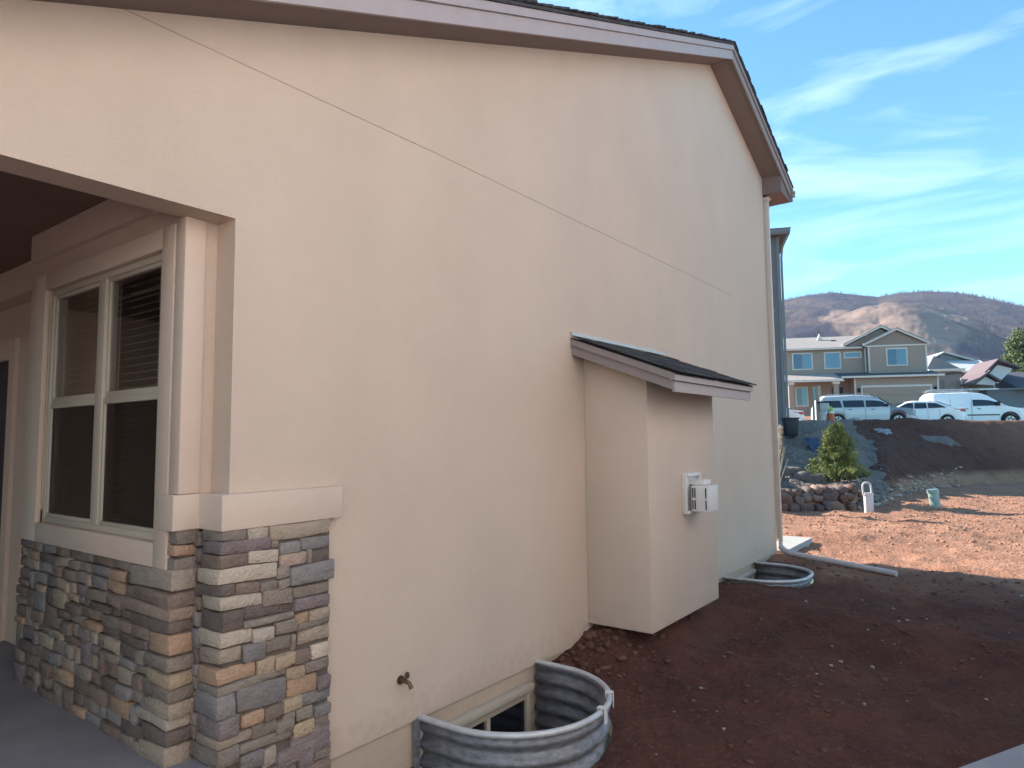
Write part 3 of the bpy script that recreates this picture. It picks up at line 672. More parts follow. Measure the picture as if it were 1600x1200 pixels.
# ------------------------------------------------------------------ window wells
def make_well(W, label, clips, seed):
    t = thing('window_well', label, 'window well', (0, W['y'], W['z']), group='steel window wells along the foundation')
    pth = [Vector((p[0]+.002, p[1], 0)) for p in well_path(W['w'], W['l'], W['r'], 14)]
    # insert extra stations on the straights
    n = len(pth); nor = []
    for i in range(n):
        d = (pth[min(i+1, n-1)]-pth[max(i-1, 0)]).normalized(); nor.append(Vector((d.y, -d.x, 0)))
    rows = 64; H = 1.05; vs = []; fs = []
    for j in range(rows+1):
        z = -H*j/rows; off = -.018+.018*math.cos(2*math.pi*(-z)/.105+math.pi)
        for i in range(n): p = pth[i]+nor[i]*off; vs.append((p.x if 0 < i < n-1 else .002, p.y, z))
    for j in range(rows):
        for i in range(n-1): fs.append((j*n+i, j*n+i+1, (j+1)*n+i+1, (j+1)*n+i))
    me = bpy.data.meshes.new('shell'); me.from_pydata(vs, [], fs); me.polygons.foreach_set('use_smooth', [True]*len(fs)); sh_ = link('shell', me, t, M_galv)
    so = sh_.modifiers.new('solid', 'SOLIDIFY'); so.thickness = .003
    tubeo('rim', t, M_rim, [(p.x, p.y, .004) for p in pth], .019, 10)
    fl = MB(); fl.box(.001, .008, -.05, -.001, -1.0, .0); fl.box(.001, .008, W['l']+.001, W['l']+.05, -1.0, .0); link('flange', fl.me('fl'), t, M_galv)
    for i in clips:
        p = pth[i]; nn = nor[i]; mb = MB(); a = nn; tg = Vector((-nn.y, nn.x, 0))
        pr = [p-a*.027+Vector((0, 0, -.03)), p-a*.027+Vector((0, 0, .030)), p+a*.027+Vector((0, 0, .030)), p+a*.027+Vector((0, 0, -.065)), p+a*.0205+Vector((0, 0, -.065)), p+a*.0205+Vector((0, 0, .024)), p-a*.0205+Vector((0, 0, .024)), p-a*.0205+Vector((0, 0, -.03))]
        mb.prism([tuple(v) for v in pr], tuple(-tg*.020), tuple(tg*.020)); link('clip', mb.me('clip'), t, M_vent)
    gr = bpy.data.meshes.new('gravel_floor'); gr.from_pydata([(p.x*.99, p.y, -.9) for p in pth], [], [tuple(range(n))]); link('gravel_floor', gr, t, M_peb)
    return t
make_well(W1, 'nearer corrugated steel window well with two white clips on its rim, below the hose tap', (17, 21), 1)
make_well(W2, 'farther steel window well, small in view beyond the chase near the downspout', (), 2)
for W in (W1, W2):
    bw = link('basement_window', None, house); y0, y1 = W['y']+.16, W['y']+W['l']-.10
    fb = MB(); a, b, c, d = y0, y1, -1.0, -.235; x0, x1 = -.02, .012
    fb.box(x0, x1, a, a+.05, c, d); fb.box(x0, x1, b-.05, b, c, d); fb.box(x0, x1+.035, a, b, d-.001, d+.045); fb.box(x0, x1, a+.05, b-.05, d-.06, d-.001); fb.box(x0, x1, (a+b)/2-.02, (a+b)/2+.02, c, d-.06)
    link('frame', fb.me('bf', True, .004), bw, M_vinyl)
    boxo('pane', bw, M_glass, -.019, -.012, a+.05, b-.05, c, d-.06)

# ------------------------------------------------------------------ utility post, riser pipe, rock wall, gravel
M_post = mat('white_post_plastic', (.60, .58, .60), 0.5, 0.05, 5)
px, py = wxy(17.6, .5205*17.6); pz = gzp(px, py)-.05
tp = thing('utility_marker_post', 'white plastic utility post with looped top standing in red dirt', 'post', (px, py, pz), R(36.9))
link('body', MB().prism([(-.10, 0, .0), (.10, 0, .0), (.115, 0, .56), (-.105, 0, .56)], (0, -.055, 0), (0, .055, 0)).me('b', True, .015), tp, M_post)
mb = MB(); arc = [(-.125, 0, .50), (-.135, 0, .66)]+[(-.03-.105*math.cos(a), 0, .74+.085*math.sin(a)) for a in np.linspace(0.1, math.pi-.1, 8)]+[(.085, 0, .62), (.09, 0, .50)]
mb.tube(arc, .024, 8); link('loop', mb.me('l', True), tp, M_post)
boxo('collar', tp, M_post, -.12, .12, -.062, .062, .50, .545, .008)
M_green = mat('pale_green_plastic', (.33, .42, .38), 0.5, 0.06, 4)
px, py = wxy(19.2, .6185*19.2); pz = gzp(px, py)-.04
tp = thing('riser_pipe', 'short pale green capped pipe sticking out of the sunlit dirt', 'pipe', (px, py, pz)); tp.rotation_euler = (0, R(-6), 0)
tubeo('pipe', tp, M_green, [(0, 0, -.15), (0, 0, .47)], .135, 20); tubeo('cap', tp, M_green, [(0, 0, .43), (0, 0, .50), (0, 0, .53)], .15, 20, rs=[.15, .15, .13])

M_rock = [mat('wall_rock_%s' % n, c, 0.92, 0.3, 3, 0.7, 14, rand=.12, bdist=.05) for n, c in (('red', (.20, .115, .09)), ('brown', (.16, .11, .095)), ('pink', (.25, .165, .14)))]
M_grock = mat('grey_boulder', (.18, .145, .13), 0.92, 0.3, 3, 0.7, 14, rand=.12, bdist=.05)
def boulder(name, parent, m, loc, dims, sd, rz=0):
    rr = random.Random(sd); bm = bmesh.new(); bmesh.ops.create_icosphere(bm, subdivisions=2, radius=1)
    o1 = rr.uniform(0, 60)
    for v in bm.verts:
        c = v.co.copy(); s = 1+.45*vnoise(np.array([c.x*1.6+o1]), np.array([c.y*1.6+c.z*1.2+o1]))[0]
        p = Vector([math.copysign(abs(q)**.72, q) for q in c])*s; v.co = Vector((p.x*dims[0], p.y*dims[1], p.z*dims[2]))
    me = bpy.data.meshes.new(name); bm.to_mesh(me); bm.free(); me.polygons.foreach_set('use_smooth', [True]*len(me.polygons))
    o = link(name, me, parent, m); o.location = loc; o.rotation_euler = (rr.uniform(-.3, .3), rr.uniform(-.3, .3), rz); return o
rw = thing('rock_retaining_wall', 'low dry stacked wall of reddish boulders below the gravel bed', 'rock wall', (0, 0, 0))
for tier in range(3):
    c = .340+(.013*tier)
    while c < .508:
        wv = rng.choice([rng.uniform(.18, .28), rng.uniform(.3, .48)])*(1 if tier else 1.1); D = float(toe(np.array(c)))+.0+.16*tier; x, y = wxy(D, c*D)
        hh = rng.uniform(.10, .16)*(1+.3*(wv > .36)); zt = -.42+.08+tier*.21+rng.uniform(-.05, .05)
        boulder('boulder', rw, rng.choice(M_rock), (x, y, zt), (wv*.52, .22, hh*1.1), int(c*1e4)+tier, R(36.9)); c += wv*.93/D
ub = thing('grey_rock_edging', 'upper row of grey boulders half buried in the gravel slope', 'rock wall')
for i, (c, D, s) in enumerate(((.35, 20.2, .30), (.375, 20.1, .26), (.402, 20.3, .30), (.425, 20.0, .28), (.447, 20.2, .30), (.392, 20.9, .22), (.415, 20.8, .26), (.44, 20.9, .22))):
    x, y = wxy(D, c*D); boulder('boulder', ub, M_grock, (x, y, gzp(x, y)+.12), (s, .2, s*.62), 900+i, R(36.9))
# gravel blanket and loose gravel
M_grav = mat('gravel_bed', (.19, .15, .13), 0.95, 0.35, 9, 0.9, 26, bdist=.05)
M_grs = mat('gravel_stone', (.23, .185, .16), 0.95, 0.3, 1.0, rand=0)
def grav_edge(D): return np.interp(D, [18.2, 20, 22.5, 25, 31], [.555, .575, .562, .535, .515])
Dn = np.arange(18.35, 31.2, .22); cn_ = np.linspace(0, 1, 60)
vs = []; 
for D in Dn:
    ce = float(grav_edge(D))+.030*vnoise(np.array([D*1.3]), np.array([3.]))[0]+.012*vnoise(np.array([D*4.]), np.array([9.]))[0]
    c0 = .28
    for q in cn_:
        c = c0+(ce-c0)*q; T = float(toe(np.array(c))); DD = max(D, T+.28); x, y = wxy(DD, c*DD); vs.append((x, y, 0))
va = np.array(vs); va[:, 2] = gz(va[:, 0], va[:, 1])+.03; nc = len(cn_)
fs = [(i*nc+j, i*nc+j+1, (i+1)*nc+j+1, (i+1)*nc+j) for i in range(len(Dn)-1) for j in range(nc-1)]
me = bpy.data.meshes.new('gravel_bed'); me.from_pydata([tuple(v) for v in va], [], fs); me.polygons.foreach_set('use_smooth', [True]*len(fs)); link('gravel_bed', me, None, M_grav, kind='structure')
pts = []; sz = []
while len(pts) < 9000:
    D = 18.3+12*rng.random()**1.4; c = rng.uniform(.33, .585)
    if c > grav_edge(D)+rng.gauss(0, .014) or D < float(toe(np.array(c)))+.28: continue
    x, y = wxy(D, c*D); s = .014+.03*rng.random()**2; pts.append((x, y, gzp(x, y)+.035)); sz.append(s)
scatter('gravel', pts, sz, M_grs, 'grey gravel covering the slope around the small pine', 'gravel')
# pale rubble along the foot of the gravel and bank
pts = []; sz = []
for i in range(300):
    c = rng.uniform(.505, .66); D = float(toe(np.array(c)))+rng.gauss(.1, .35); x, y = wxy(D, c*D); s = .03+.09*rng.random()**3; pts.append((x, y, gzp(x, y)+s*.2)); sz.append(s)
scatter('rubble', pts, sz, mat('rubble_stone', (.42, .33, .28), .95, .3, 2), 'pale broken stones along the foot of the dark bank', 'rubble', .5)
# old snow
M_snow = mat('old_snow', (.33, .30, .31), .8, .25, 4, .6, 12)
def snow(c, D, lw, ld, sd, n=14):
    rr = random.Random(sd); x, y = wxy(D, c*D); rz = R(36.9)
    vs = [(x, y, gzp(x, y)+.10)]; ring = []
    for q in range(n*2):
        a = 2*math.pi*q/(n*2); s = rr.uniform(.6, 1.1); dx = lw*math.cos(a)*s; dy = ld*math.sin(a)*s
        X = x+dx*math.cos(rz)-dy*math.sin(rz); Y = y+dx*math.sin(rz)+dy*math.cos(rz); ring.append((X, Y))
    vs += [((X+x)/2, (Y+y)/2, gzp((X+x)/2, (Y+y)/2)+.07+rr.uniform(-.02, .02)) for X, Y in ring]+[(X, Y, gzp(X, Y)-.03) for X, Y in ring]
    N = n*2; fs = [(0, 1+i, 1+(i+1) % N) for i in range(N)]+[(1+i, 1+N+i, 1+N+(i+1) % N, 1+(i+1) % N) for i in range(N)]
    return vs, fs
for nm, lab, c, D, lw, ld, m_ in (('snow_patch', 'bluish remnant of old snow high on the dark bank, left of the larger pale streak', .548, 30.0, .38, .55, M_snow),
                          ('silt_streak', 'long pale grey washed streak on the dark bank below the white sedan', .635, 30.0, 1.0, .35, mat('silt', (.16, .125, .12), .9, .25, 5, .5, 12)),
                          ('snow_patch', 'thin bluish streak of snow just below the silver car', .505, 31.2, .45, .2, M_snow)):
    v, f = snow(c, D, lw, ld, int(c*1000)); link(nm, MB().add(v, f).me('snow', True), None, m_, label=lab, cat='silt' if nm == 'silt_streak' else 'snow')

# ------------------------------------------------------------------ vegetation
def leafmat(n, c, c2):
    m = mat(n, c, .75, 0, 3.0, col2=c2, rand=0); b = m.node_tree.nodes['Principled BSDF']
    try: b.inputs['Subsurface Weight'].default_value = 0
    except Exception: pass
    return m
M_pin = leafmat('pine_needles', (.30, .32, .09), (.07, .10, .035)); M_bark = mat('bark', (.12, .085, .06), .95, .3, 8, .6, 20)
def leaves(name, centers, sizes, m, parent, per=26, w=.012, ln=.07, sd=3, up=0.4):
    nr = np.random.RandomState(sd); V = []; n = len(centers)*per
    c = np.repeat(np.array(centers), per, 0)+nr.normal(0, 1, (n, 3))*np.repeat(np.array(sizes), per)[:, None]*.5
    d = nr.normal(0, 1, (n, 3)); d[:, 2] += up; d /= np.linalg.norm(d, axis=1)[:, None]
    s = nr.normal(0, 1, (n, 3)); s = np.cross(d, s); s /= np.linalg.norm(s, axis=1)[:, None]
    l = ln*nr.uniform(.6, 1.3, (n, 1)); V = np.stack([c-s*w, c+s*w, c+d*l+s*w*.4, c+d*l-s*w*.4], 1).reshape(-1, 3)
    me = bpy.data.meshes.new(name); me.vertices.add(n*4); me.vertices.foreach_set('co', V.ravel()); me.loops.add(n*4); me.loops.foreach_set('vertex_index', np.arange(n*4))
    me.polygons.add(n); me.polygons.foreach_set('loop_start', np.arange(n)*4); me.update(calc_edges=True)
    return link(name, me, parent, m)
# small pine in the gravel bed
px, py = wxy(20.2, .478*20.2); pz = gzp(px, py)
pn = thing('small_pine', 'small bushy conical pine growing from the grey gravel slope', 'pine tree', (px, py, pz))
tubeo('trunk', pn, M_bark, [(0, 0, -.1), (.02, 0, .8), (0, .02, 1.7)], .05, 8, rs=[.06, .04, .012])
br = MB(); cs = []; ss = []
r2 = random.Random(5)
for i in range(150):
    t = i/150; z = .08+1.62*t; rmax = .72*(1-t)**.75+.05; a = i*2.399+r2.uniform(-.3, .3); rr = rmax*r2.uniform(.45, 1.18)
    if r2.random() < .10: rr *= 1.25
    tip = Vector((rr*math.cos(a), rr*math.sin(a), z+.16*rr+r2.uniform(-.03, .07)))
    if i % 2 == 0: br.tube([(0, 0, z-.08), tuple(tip*.6+Vector((0, 0, z-.06))*.4*0+Vector((0, 0, 0))), tuple(tip)], .008, 4)
    for q in (.45, .7, .9, 1.0):
        cs.append((tip.x*q, tip.y*q, z-.05+(tip.z-z+.05)*q)); ss.append(.055+.04*r2.random())
link('branches', br.me('br'), pn, M_bark)
leaves('needles', cs, ss, M_pin, pn, per=30, w=.009, ln=.095, sd=5, up=.9)
# ornamental grass by the downspout
M_str = mat('dry_grass', (.60, .52, .38), .8, .2, 3)
px, py = wxy(17.2, .388*17.2); pz = gzp(px, py)
og = thing('ornamental_grass', 'tall straw coloured ornamental grass plumes beside the downspout', 'grass', (px, py, pz+.3))
for i in range(26):
    a = rng.uniform(0, 6.28); h = rng.uniform(1.0, 1.75); le = rng.uniform(.05, .38); mb = MB()
    mb.tube([(0, 0, 0), (le*.3*math.cos(a), le*.3*math.sin(a), h*.5), (le*math.cos(a), le*math.sin(a), h)], .012, 5, rs=[.012, .010, .005]); link('blade', mb.me('blade'), og, M_str)
cs = []; ss = []
for i in range(9):
    a = rng.uniform(0, 6.28); le = rng.uniform(.05, .22)
    for q in range(9): cs.append((le*math.cos(a)*(.7+.05*q), le*math.sin(a)*(.7+.05*q), 1.15+.085*q)); ss.append(.030)
leaves('plume', cs, ss, M_str, og, per=16, w=.008, ln=.09, sd=9, up=2.2)
# dark bin on the slope
px, py = wxy(27.2, .411*27.2)
bsc = 0.8
bn = thing('wheeled_bin', 'dark wheeled bin standing at the corner of the grey house', 'bin', (px, py, gzp(px, py)), R(30))
M_bin = mat('bin_plastic', (.02, .028, .035), .5, .1, 4)
link('body', MB().add([(-.26, -.28, .06), (.26, -.28, .06), (.26, .28, .06), (-.26, .28, .06), (-.33, -.36, .95), (.33, -.36, .95), (.33, .36, .95), (-.33, .36, .95)], [(3, 2, 1, 0), (4, 5, 6, 7), (0, 1, 5, 4), (1, 2, 6, 5), (2, 3, 7, 6), (3, 0, 4, 7)]).me('b', True, .02), bn, M_bin)
bn.scale = (.78, .78, .78)
boxo('lid', bn, M_bin, -.36, .36, -.39, .40, .955, 1.02, .015)
for s in (-1, 1): tubeo('wheel', bn, M_bin, [(s*.27, .3, .10), (s*.33, .3, .10)], .10, 12)
# blue sheet lying on the gravel behind the pine
px, py = wxy(26.0, .452*26.0)
bt = MB(); N = 8; vs = [(.9*i/N-.45, .9*j/N-.45, .14*float(vnoise(np.array([i*.9]), np.array([j*.9]))[0])+.16) for j in range(N+1) for i in range(N+1)]
bt.add(vs, [(j*(N+1)+i, j*(N+1)+i+1, (j+1)*(N+1)+i+1, (j+1)*(N+1)+i) for j in range(N) for i in range(N)])
o = link('blue_tarp', bt.me('tarp', True), None, mat('blue_tarp', (.025, .045, .10), .5, .15, 4), label='crumpled blue tarp on the gravel just behind the small pine', cat='tarp'); o.location = (px, py, gzp(px, py)+.05); o.rotation_euler = (R(35), 0, R(36.9))

# ------------------------------------------------------------------ grey neighbouring house
M_fen = mat('fence_board', (.33, .26, .215), .85, .1, 4, rand=.12)
M_gsid = mat('grey_siding', (.20, .16, .155), .8, .05, 3); M_gtrim = mat('grey_trim', (.22, .205, .20), .7, .04, 4)
GD = 31.0; gx, gy = 3+(-4.48-3)*31/27, 28.18*31/27; gs = 31/27
gh = thing('grey_neighbour_house', 'dark grey two storey house corner beyond the downspout', 'house', (gx, gy, 0), R(22))
boxo('wall', gh, M_gsid, -7.6, 0, 0, 6.5, .2, 9.70)
cl = MB().box(-7.62, .012, -.016, 0, 0, .022).me('clapboard'); cl.materials.append(M_gsid)
for i in range(58):
    o = bpy.data.objects.new('clapboard', cl); COL.objects.link(o); o.parent = gh; o.location = (0, 0, .6+i*.156)
boxo('corner_board', gh, M_gtrim, -.10, .02, -.035, -.017, .2, 9.70)
boxo('soffit', gh, M_soffit, -8.0, .40, -.40, 6.9, 9.70, 9.78); boxo('fascia', gh, M_gtrim, -8.02, .42, -.42, 6.92, 9.781, 9.93)
vs = [(-8.05, -.45, 9.94), (.45, -.45, 9.94), (.45, 6.95, 9.94), (-8.05, 6.95, 9.94), (-3.8, 2.6, 10.8), (-3.8, 4.0, 10.8)]
link('roof', MB().add(vs, [(0, 1, 4), (1, 2, 5, 4), (2, 3, 5), (3, 0, 4, 5), (3, 2, 1, 0)]).me('r'), gh, M_shing)
tubeo('downspout', gh, M_gtrim, [(.33, -.30, 9.72), (.12, -.10, 9.2), (.075, -.06, 8.8), (.075, -.06, 2.2)], .045, 8)
for (u0, u1, z0, z1) in ((-6.5, -5.0, 6.2, 7.6), (-3.6, -2.2, 6.2, 7.6), (-6.3, -4.8, 2.9, 4.4)):
    f_ = boxo('window', gh, M_vinyl, u0, u1, -.06, -.017, z0, z1); boxo('pane', f_, M_glass, u0+.08, u1-.08, -.066, -.061, z0+.08, z1-.08)

gh.location.z = 1.6-1.6*gs; gh.scale = (gs, 1, gs)
# stepped fence hidden from the camera, added to cast shade on the gravel bed
pf = thing('shade_fence', 'unseen stepped tan fence added to shade the gravel slope', 'fence')
ys = [17.6, 19.2, 20.8, 22.4, 24.0, 25.6, 27.2, 28.8, 30.4]; tops = [.50, .75, 1.1, 1.4, 2.2, 2.8, 3.3, 3.7]
for i in range(8):
    xa, xb = 2.55-.283*ys[i], 2.55-.283*ys[i+1]
    for q in range(10):
        t0, t1 = q/10+.003, (q+1)/10-.003
        p0 = (xa+(xb-xa)*t0, ys[i]+1.6*t0, 0); p1 = (xa+(xb-xa)*t1, ys[i]+1.6*t1, 0)
        prismo('board', pf, M_fen, [p0, p1, (p1[0]-.03, p1[1]-.01, 0), (p0[0]-.03, p0[1]-.01, 0)], (0, 0, -.8), (0, 0, tops[i]))
    boxo('post', pf, M_fen, xa-.14, xa-.04, ys[i]-.05, ys[i]+.05, -.8, tops[i]+.08)

# ------------------------------------------------------------------ taupe house across the street
M_tau = mat('taupe_siding', (.335, .26, .215), .85, .05, 2, stretch=(1, 1, 8)); M_tau2 = mat('taupe_siding_dark', (.28, .215, .18), .85, .05, 2)
M_wt = mat('cream_trim', (.62, .58, .53), .7, .04, 4); M_rf = mat('weathered_shingle_roof', (.36, .31, .285), .95, .18, 3, .6, 12, bdist=.05, stretch=(1, 1, 6)); M_rfd = mat('dark_shingle_roof', (.075, .08, .10), .95, .2, 3, .6, 12)
M_sky = mat('sky_tinted_glass', (.055, .15, .24), .06, .1, .6, spec=.8); M_skyd = mat('deep_sky_tinted_glass', (.03, .07, .15), .08, spec=.7)  # blue of the reflected sky painted into the pane colour
TO = (-5.99-3.6*0, 50.79); SC = 52/46.0
hx, hy = CP[0]+(TO[0]-CP[0])*SC, CP[1]+(TO[1]-CP[1])*SC
th = thing('taupe_house', 'two storey taupe house with cream trim and double garage across the street', 'house', (hx, hy, 0), R(25))
def hz(z): return 1.6+(z-1.6)*SC
def hu(u): return u*SC
def bx(name, m, u0, u1, w0, w1, z0, z1, parent=None, **k): return boxo(name, parent or th, m, hu(u0), hu(u1), w0, w1, hz(z0), hz(z1), **k)
bx('lower_wall', M_tau, -4.75, 5.02, 0.8, 9.0, 2.4, 5.5)
bx('garage_wall', M_tau, -.02, 5.02, -.6, 0.79, 2.4, 5.42)
bx('upper_wall', M_tau, -4.75, 1.2, 1.2, 9.0, 5.5, 7.62)
bx('gable_bay_wall', M_tau, 1.2, 4.80, .55, 8.9, 5.45, 7.70)
prismo('gable_wall', th, M_tau2, [(hu(1.0), .56, hz(7.70)), (hu(4.95), .56, hz(7.70)), (hu(2.99), .56, hz(8.68))], (0, 0, 0), (0, .3, 0))
prismo('rear_gable_wall', th, M_tau2, [(hu(-.2), 1.05, hz(7.72)), (hu(4.0), 1.05, hz(7.72)), (hu(2.15), 1.05, hz(8.92))], (0, 0, 0), (0, .3, 0))
def rakes(u0, u1, z0, ua, za, w, dp, nm='rake_board'):
    for (a, b) in (((u0, z0), (ua, za)), ((ua, za), (u1, z0))):
        prismo(nm, th, M_wt, [(hu(a[0]), 0, hz(a[1])), (hu(b[0]), 0, hz(b[1])), (hu(b[0]), 0, hz(b[1])+.16), (hu(a[0]), 0, hz(a[1])+.16)], (0, w-.08, 0), (0, w, 0))
        prismo('roof', th, M_rf, [(hu(a[0])-.0, 0, hz(a[1])+.162), (hu(b[0]), 0, hz(b[1])+.162), (hu(b[0]), 0, hz(b[1])+.22), (hu(a[0]), 0, hz(a[1])+.22)], (0, w-.12, 0), (0, w+dp, 0))
rakes(.84, 5.02, 7.66, 2.99, 8.70, .40, 5)
rakes(-.35, 4.5, 7.72, 2.15, 8.98, .85, 4.6)
bx('gable_band', M_wt, 1.0, 4.98, .50, .555, 7.62, 7.72)
for u in (1.18, 4.74): bx('corner_board', M_wt, u, u+.09, .50, .548, 5.88, 7.62)
tubeo('downspout', th, M_wt, [(hu(1.08), .9, hz(7.6)), (hu(1.10), .95, hz(5.9))], .05, 6)
bx('eave_fascia', M_wt, -4.9, .9, .78, .86, 7.58, 7.70)
# main roof slope
prismo('roof', th, M_rf, [(0, .75, hz(7.70)), (0, 4.9, hz(8.95)), (0, 9.1, hz(7.70))], (hu(-4.95), 0, 0), (hu(4.9), 0, 0))
bx('roof_box_vent', M_rfd, -.6, -.3, 3.1, 3.5, 8.38, 8.50)
prismo('roof_vent_cap', th, M_wt, [(hu(-1.42), 3.6, hz(8.6)), (hu(-1.05), 3.6, hz(8.6)), (hu(-1.28), 3.6, hz(9.05))], (0, 0, 0), (0, .3, 0))
# lower skirt roof over porch and garage
prismo('lower_roof', th, M_rfd, [(0, -1.0, hz(5.50)), (0, 1.19, hz(5.92)), (0, 1.19, hz(5.5))], (hu(-.95), 0, 0), (hu(5.3), 0, 0))
bx('lower_fascia', M_wt, -.95, 5.32, -1.06, -1.0, 5.40, 5.53)
prismo('porch_roof', th, M_rf, [(0, -1.7, hz(5.28)), (0, 1.19, hz(5.92)), (0, 1.19, hz(5.28))], (hu(-4.9), 0, 0), (hu(-.96), 0, 0))
bx('porch_fascia', M_wt, -4.95, -.96, -1.76, -1.70, 5.16, 5.30)
for u in (-4.4, -1.55):
    bx('porch_pillar', M_tau, u, u+.30, -1.6, -1.3, 2.4, 5.0); bx('pillar_cap', M_wt, u-.06, u+.36, -1.66, -1.25, 5.0, 5.15)
bx('corner_board', M_wt, 4.98, 5.08, -.64, -.601, 2.4, 5.4); bx('corner_board', M_wt, -.08, 0.02, -.64, -.601, 2.4, 5.4)
def garage(u0, u1, z0, z1, w):
    bx('garage_door_frame', M_wt, u0-.11, u1+.11, w-.05, w-.001, z0, z1+.13)
    g = bx('garage_door', M_tau2, u0, u1, w-.075, w-.051, z0, z1)
    for i in range(4):
        zz = z0+(z1-z0)*i/4; boxo('panel', g, M_tau, hu(u0)+.03, hu(u1)-.03, w-.10, w-.076, hz(zz)+.02, hz(zz+(z1-z0)/4)-.02)
garage(.44, 4.55, 2.6, 4.76, -.6)
def hwin(u0, u1, z0, z1, w, split=True, m1=M_skyd, m2=M_sky):
    wi = link('window', MB().box(hu(u0), hu(u1), w-.05, w-.001, hz(z0), hz(z1)).me('w'), th, M_wt)
    t = .10; mid = (hu(u0)+hu(u1))/2
    if split:
        boxo('pane', wi, m1, hu(u0)+t, mid-.02, w-.07, w-.051, hz(z0)+t, hz(z1)-t); boxo('pane', wi, m2, mid+.02, hu(u1)-t, w-.075, w-.051, hz(z0)+t, hz(z1)-t)
    else: boxo('pane', wi, m2, hu(u0)+t, hu(u1)-t, w-.07, w-.051, hz(z0)+t, hz(z1)-t)
hwin(-3.65, -2.28, 6.21, 7.43, 1.2); hwin(-1.53, -.43, 6.22, 7.43, 1.2, False); hwin(-.24, .91, 6.94, 7.40, 1.2, False)
hwin(2.30, 3.64, 6.26, 7.50, .55); hwin(-3.6, -2.75, 3.6, 5.0, .8); hwin(-2.5, -1.9, 3.6, 5.0, .8, False); 
bx('entry_door', M_door, -1.2, -.5, .72, .79, 2.6, 4.9)
for u in (.12, 4.78):
    l_ = bx('wall_lantern', M_dark, u, u+.13, -.75, -.60, 4.45, 4.72)

# ------------------------------------------------------------------ houses further right
M_whs = mat('white_siding', (.66, .64, .62), .8, .04, 3); M_gry = mat('blue_grey_siding', (.20, .205, .22), .85, .05, 3); M_mar = mat('maroon_trim', (.16, .11, .12), .7, .05, 4); M_sil = mat('light_shingle_roof', (.52, .50, .49), .95, .1, 2, .5, 10)
def farhouse(name, label, O, D0, D1, rz=25, group=None):
    s = D1/D0; x = CP[0]+(O[0]-CP[0])*s; y = CP[1]+(O[1]-CP[1])*s
    t = thing(name, label, 'house', (x, y, 0), R(rz)); return t, s, (lambda u: u*s), (lambda z: 1.6+(z-1.6)*s)
t3, s3, U3, Z3 = farhouse('pale_gabled_house', 'pale roofed gabled house far off between the taupe house and the pine', (-1.23, 74.15), 62, 82)
boxo('wall', t3, M_gry, U3(-2.3), U3(.5), 1, 9, 2.5, Z3(7.1)); boxo('gable_house_wall', t3, M_gry, U3(-.6), U3(3.4), 6, 16, 2.5, Z3(8.2))
prismo('gable_wall', t3, M_gry, [(U3(-1.0), 6, Z3(8.2)), (U3(3.6), 6, Z3(8.2)), (U3(.49), 6, Z3(9.5))], (0, 0, 0), (0, 9, 0))
prismo('roof', t3, M_sil, [(U3(-1.25), 5.5, Z3(8.6)), (U3(.49), 5.5, Z3(9.55)), (U3(.49), 5.5, Z3(9.68)), (U3(-1.25), 5.5, Z3(8.72))], (0, 0, 0), (0, 10, 0))
prismo('roof', t3, M_sil, [(U3(.49), 5.5, Z3(9.55)), (U3(3.9), 5.5, Z3(8.35)), (U3(3.9), 5.5, Z3(8.48)), (U3(.49), 5.5, Z3(9.68))], (0, 0, 0), (0, 10, 0))
prismo('side_roof', t3, M_sil, [(0, 1.0, Z3(7.35)), (0, 5.9, Z3(8.75)), (0, 5.9, Z3(7.35))], (U3(-.1), 0, 0), (U3(3.6), 0, 0))
prismo('front_gable', t3, M_gry, [(U3(-2.6), .4, Z3(7.6)), (U3(.25), .4, Z3(7.6)), (U3(-1.9), .4, Z3(8.85))], (0, 0, 0), (0, 5, 0))
boxo('eave_fascia', t3, M_wt, U3(-2.5), U3(.55), .1, .39, Z3(7.38), Z3(7.6)); boxo('eave_fascia', t3, M_wt, U3(.55), U3(3.0), .7, .95, Z3(7.22), Z3(7.36))
wi = boxo('window', t3, M_wt, U3(.62), U3(1.6), 5.9, 5.98, Z3(6.7), Z3(7.2)); boxo('pane', wi, M_sky, U3(.7), U3(1.52), 5.85, 5.89, Z3(6.75), Z3(7.15))
for u in (1.9, 2.5): tubeo('roof_pipe', t3, M_wt, [(U3(u), 9, Z3(8.8)), (U3(u), 9, Z3(9.15))], .09, 8)
t5, s5, U5, Z5 = farhouse('low_grey_house', 'low dark grey house with a sunlit white gable behind the white van', (2.62, 54.67), 44, 54)
boxo('wall', t5, M_gry, U5(-1.2), U5(6), .6, 9, 2.3, Z5(4.45)); boxo('eave_fascia', t5, M_gry, U5(-2.3), U5(6), -.3, -.1, Z5(4.42), Z5(4.52))
prismo('roof', t5, M_rfd, [(0, -.3, Z5(4.53)), (0, 5, Z5(5.9)), (0, 10, Z5(4.53))], (U5(.35), 0, 0), (U5(6), 0, 0))
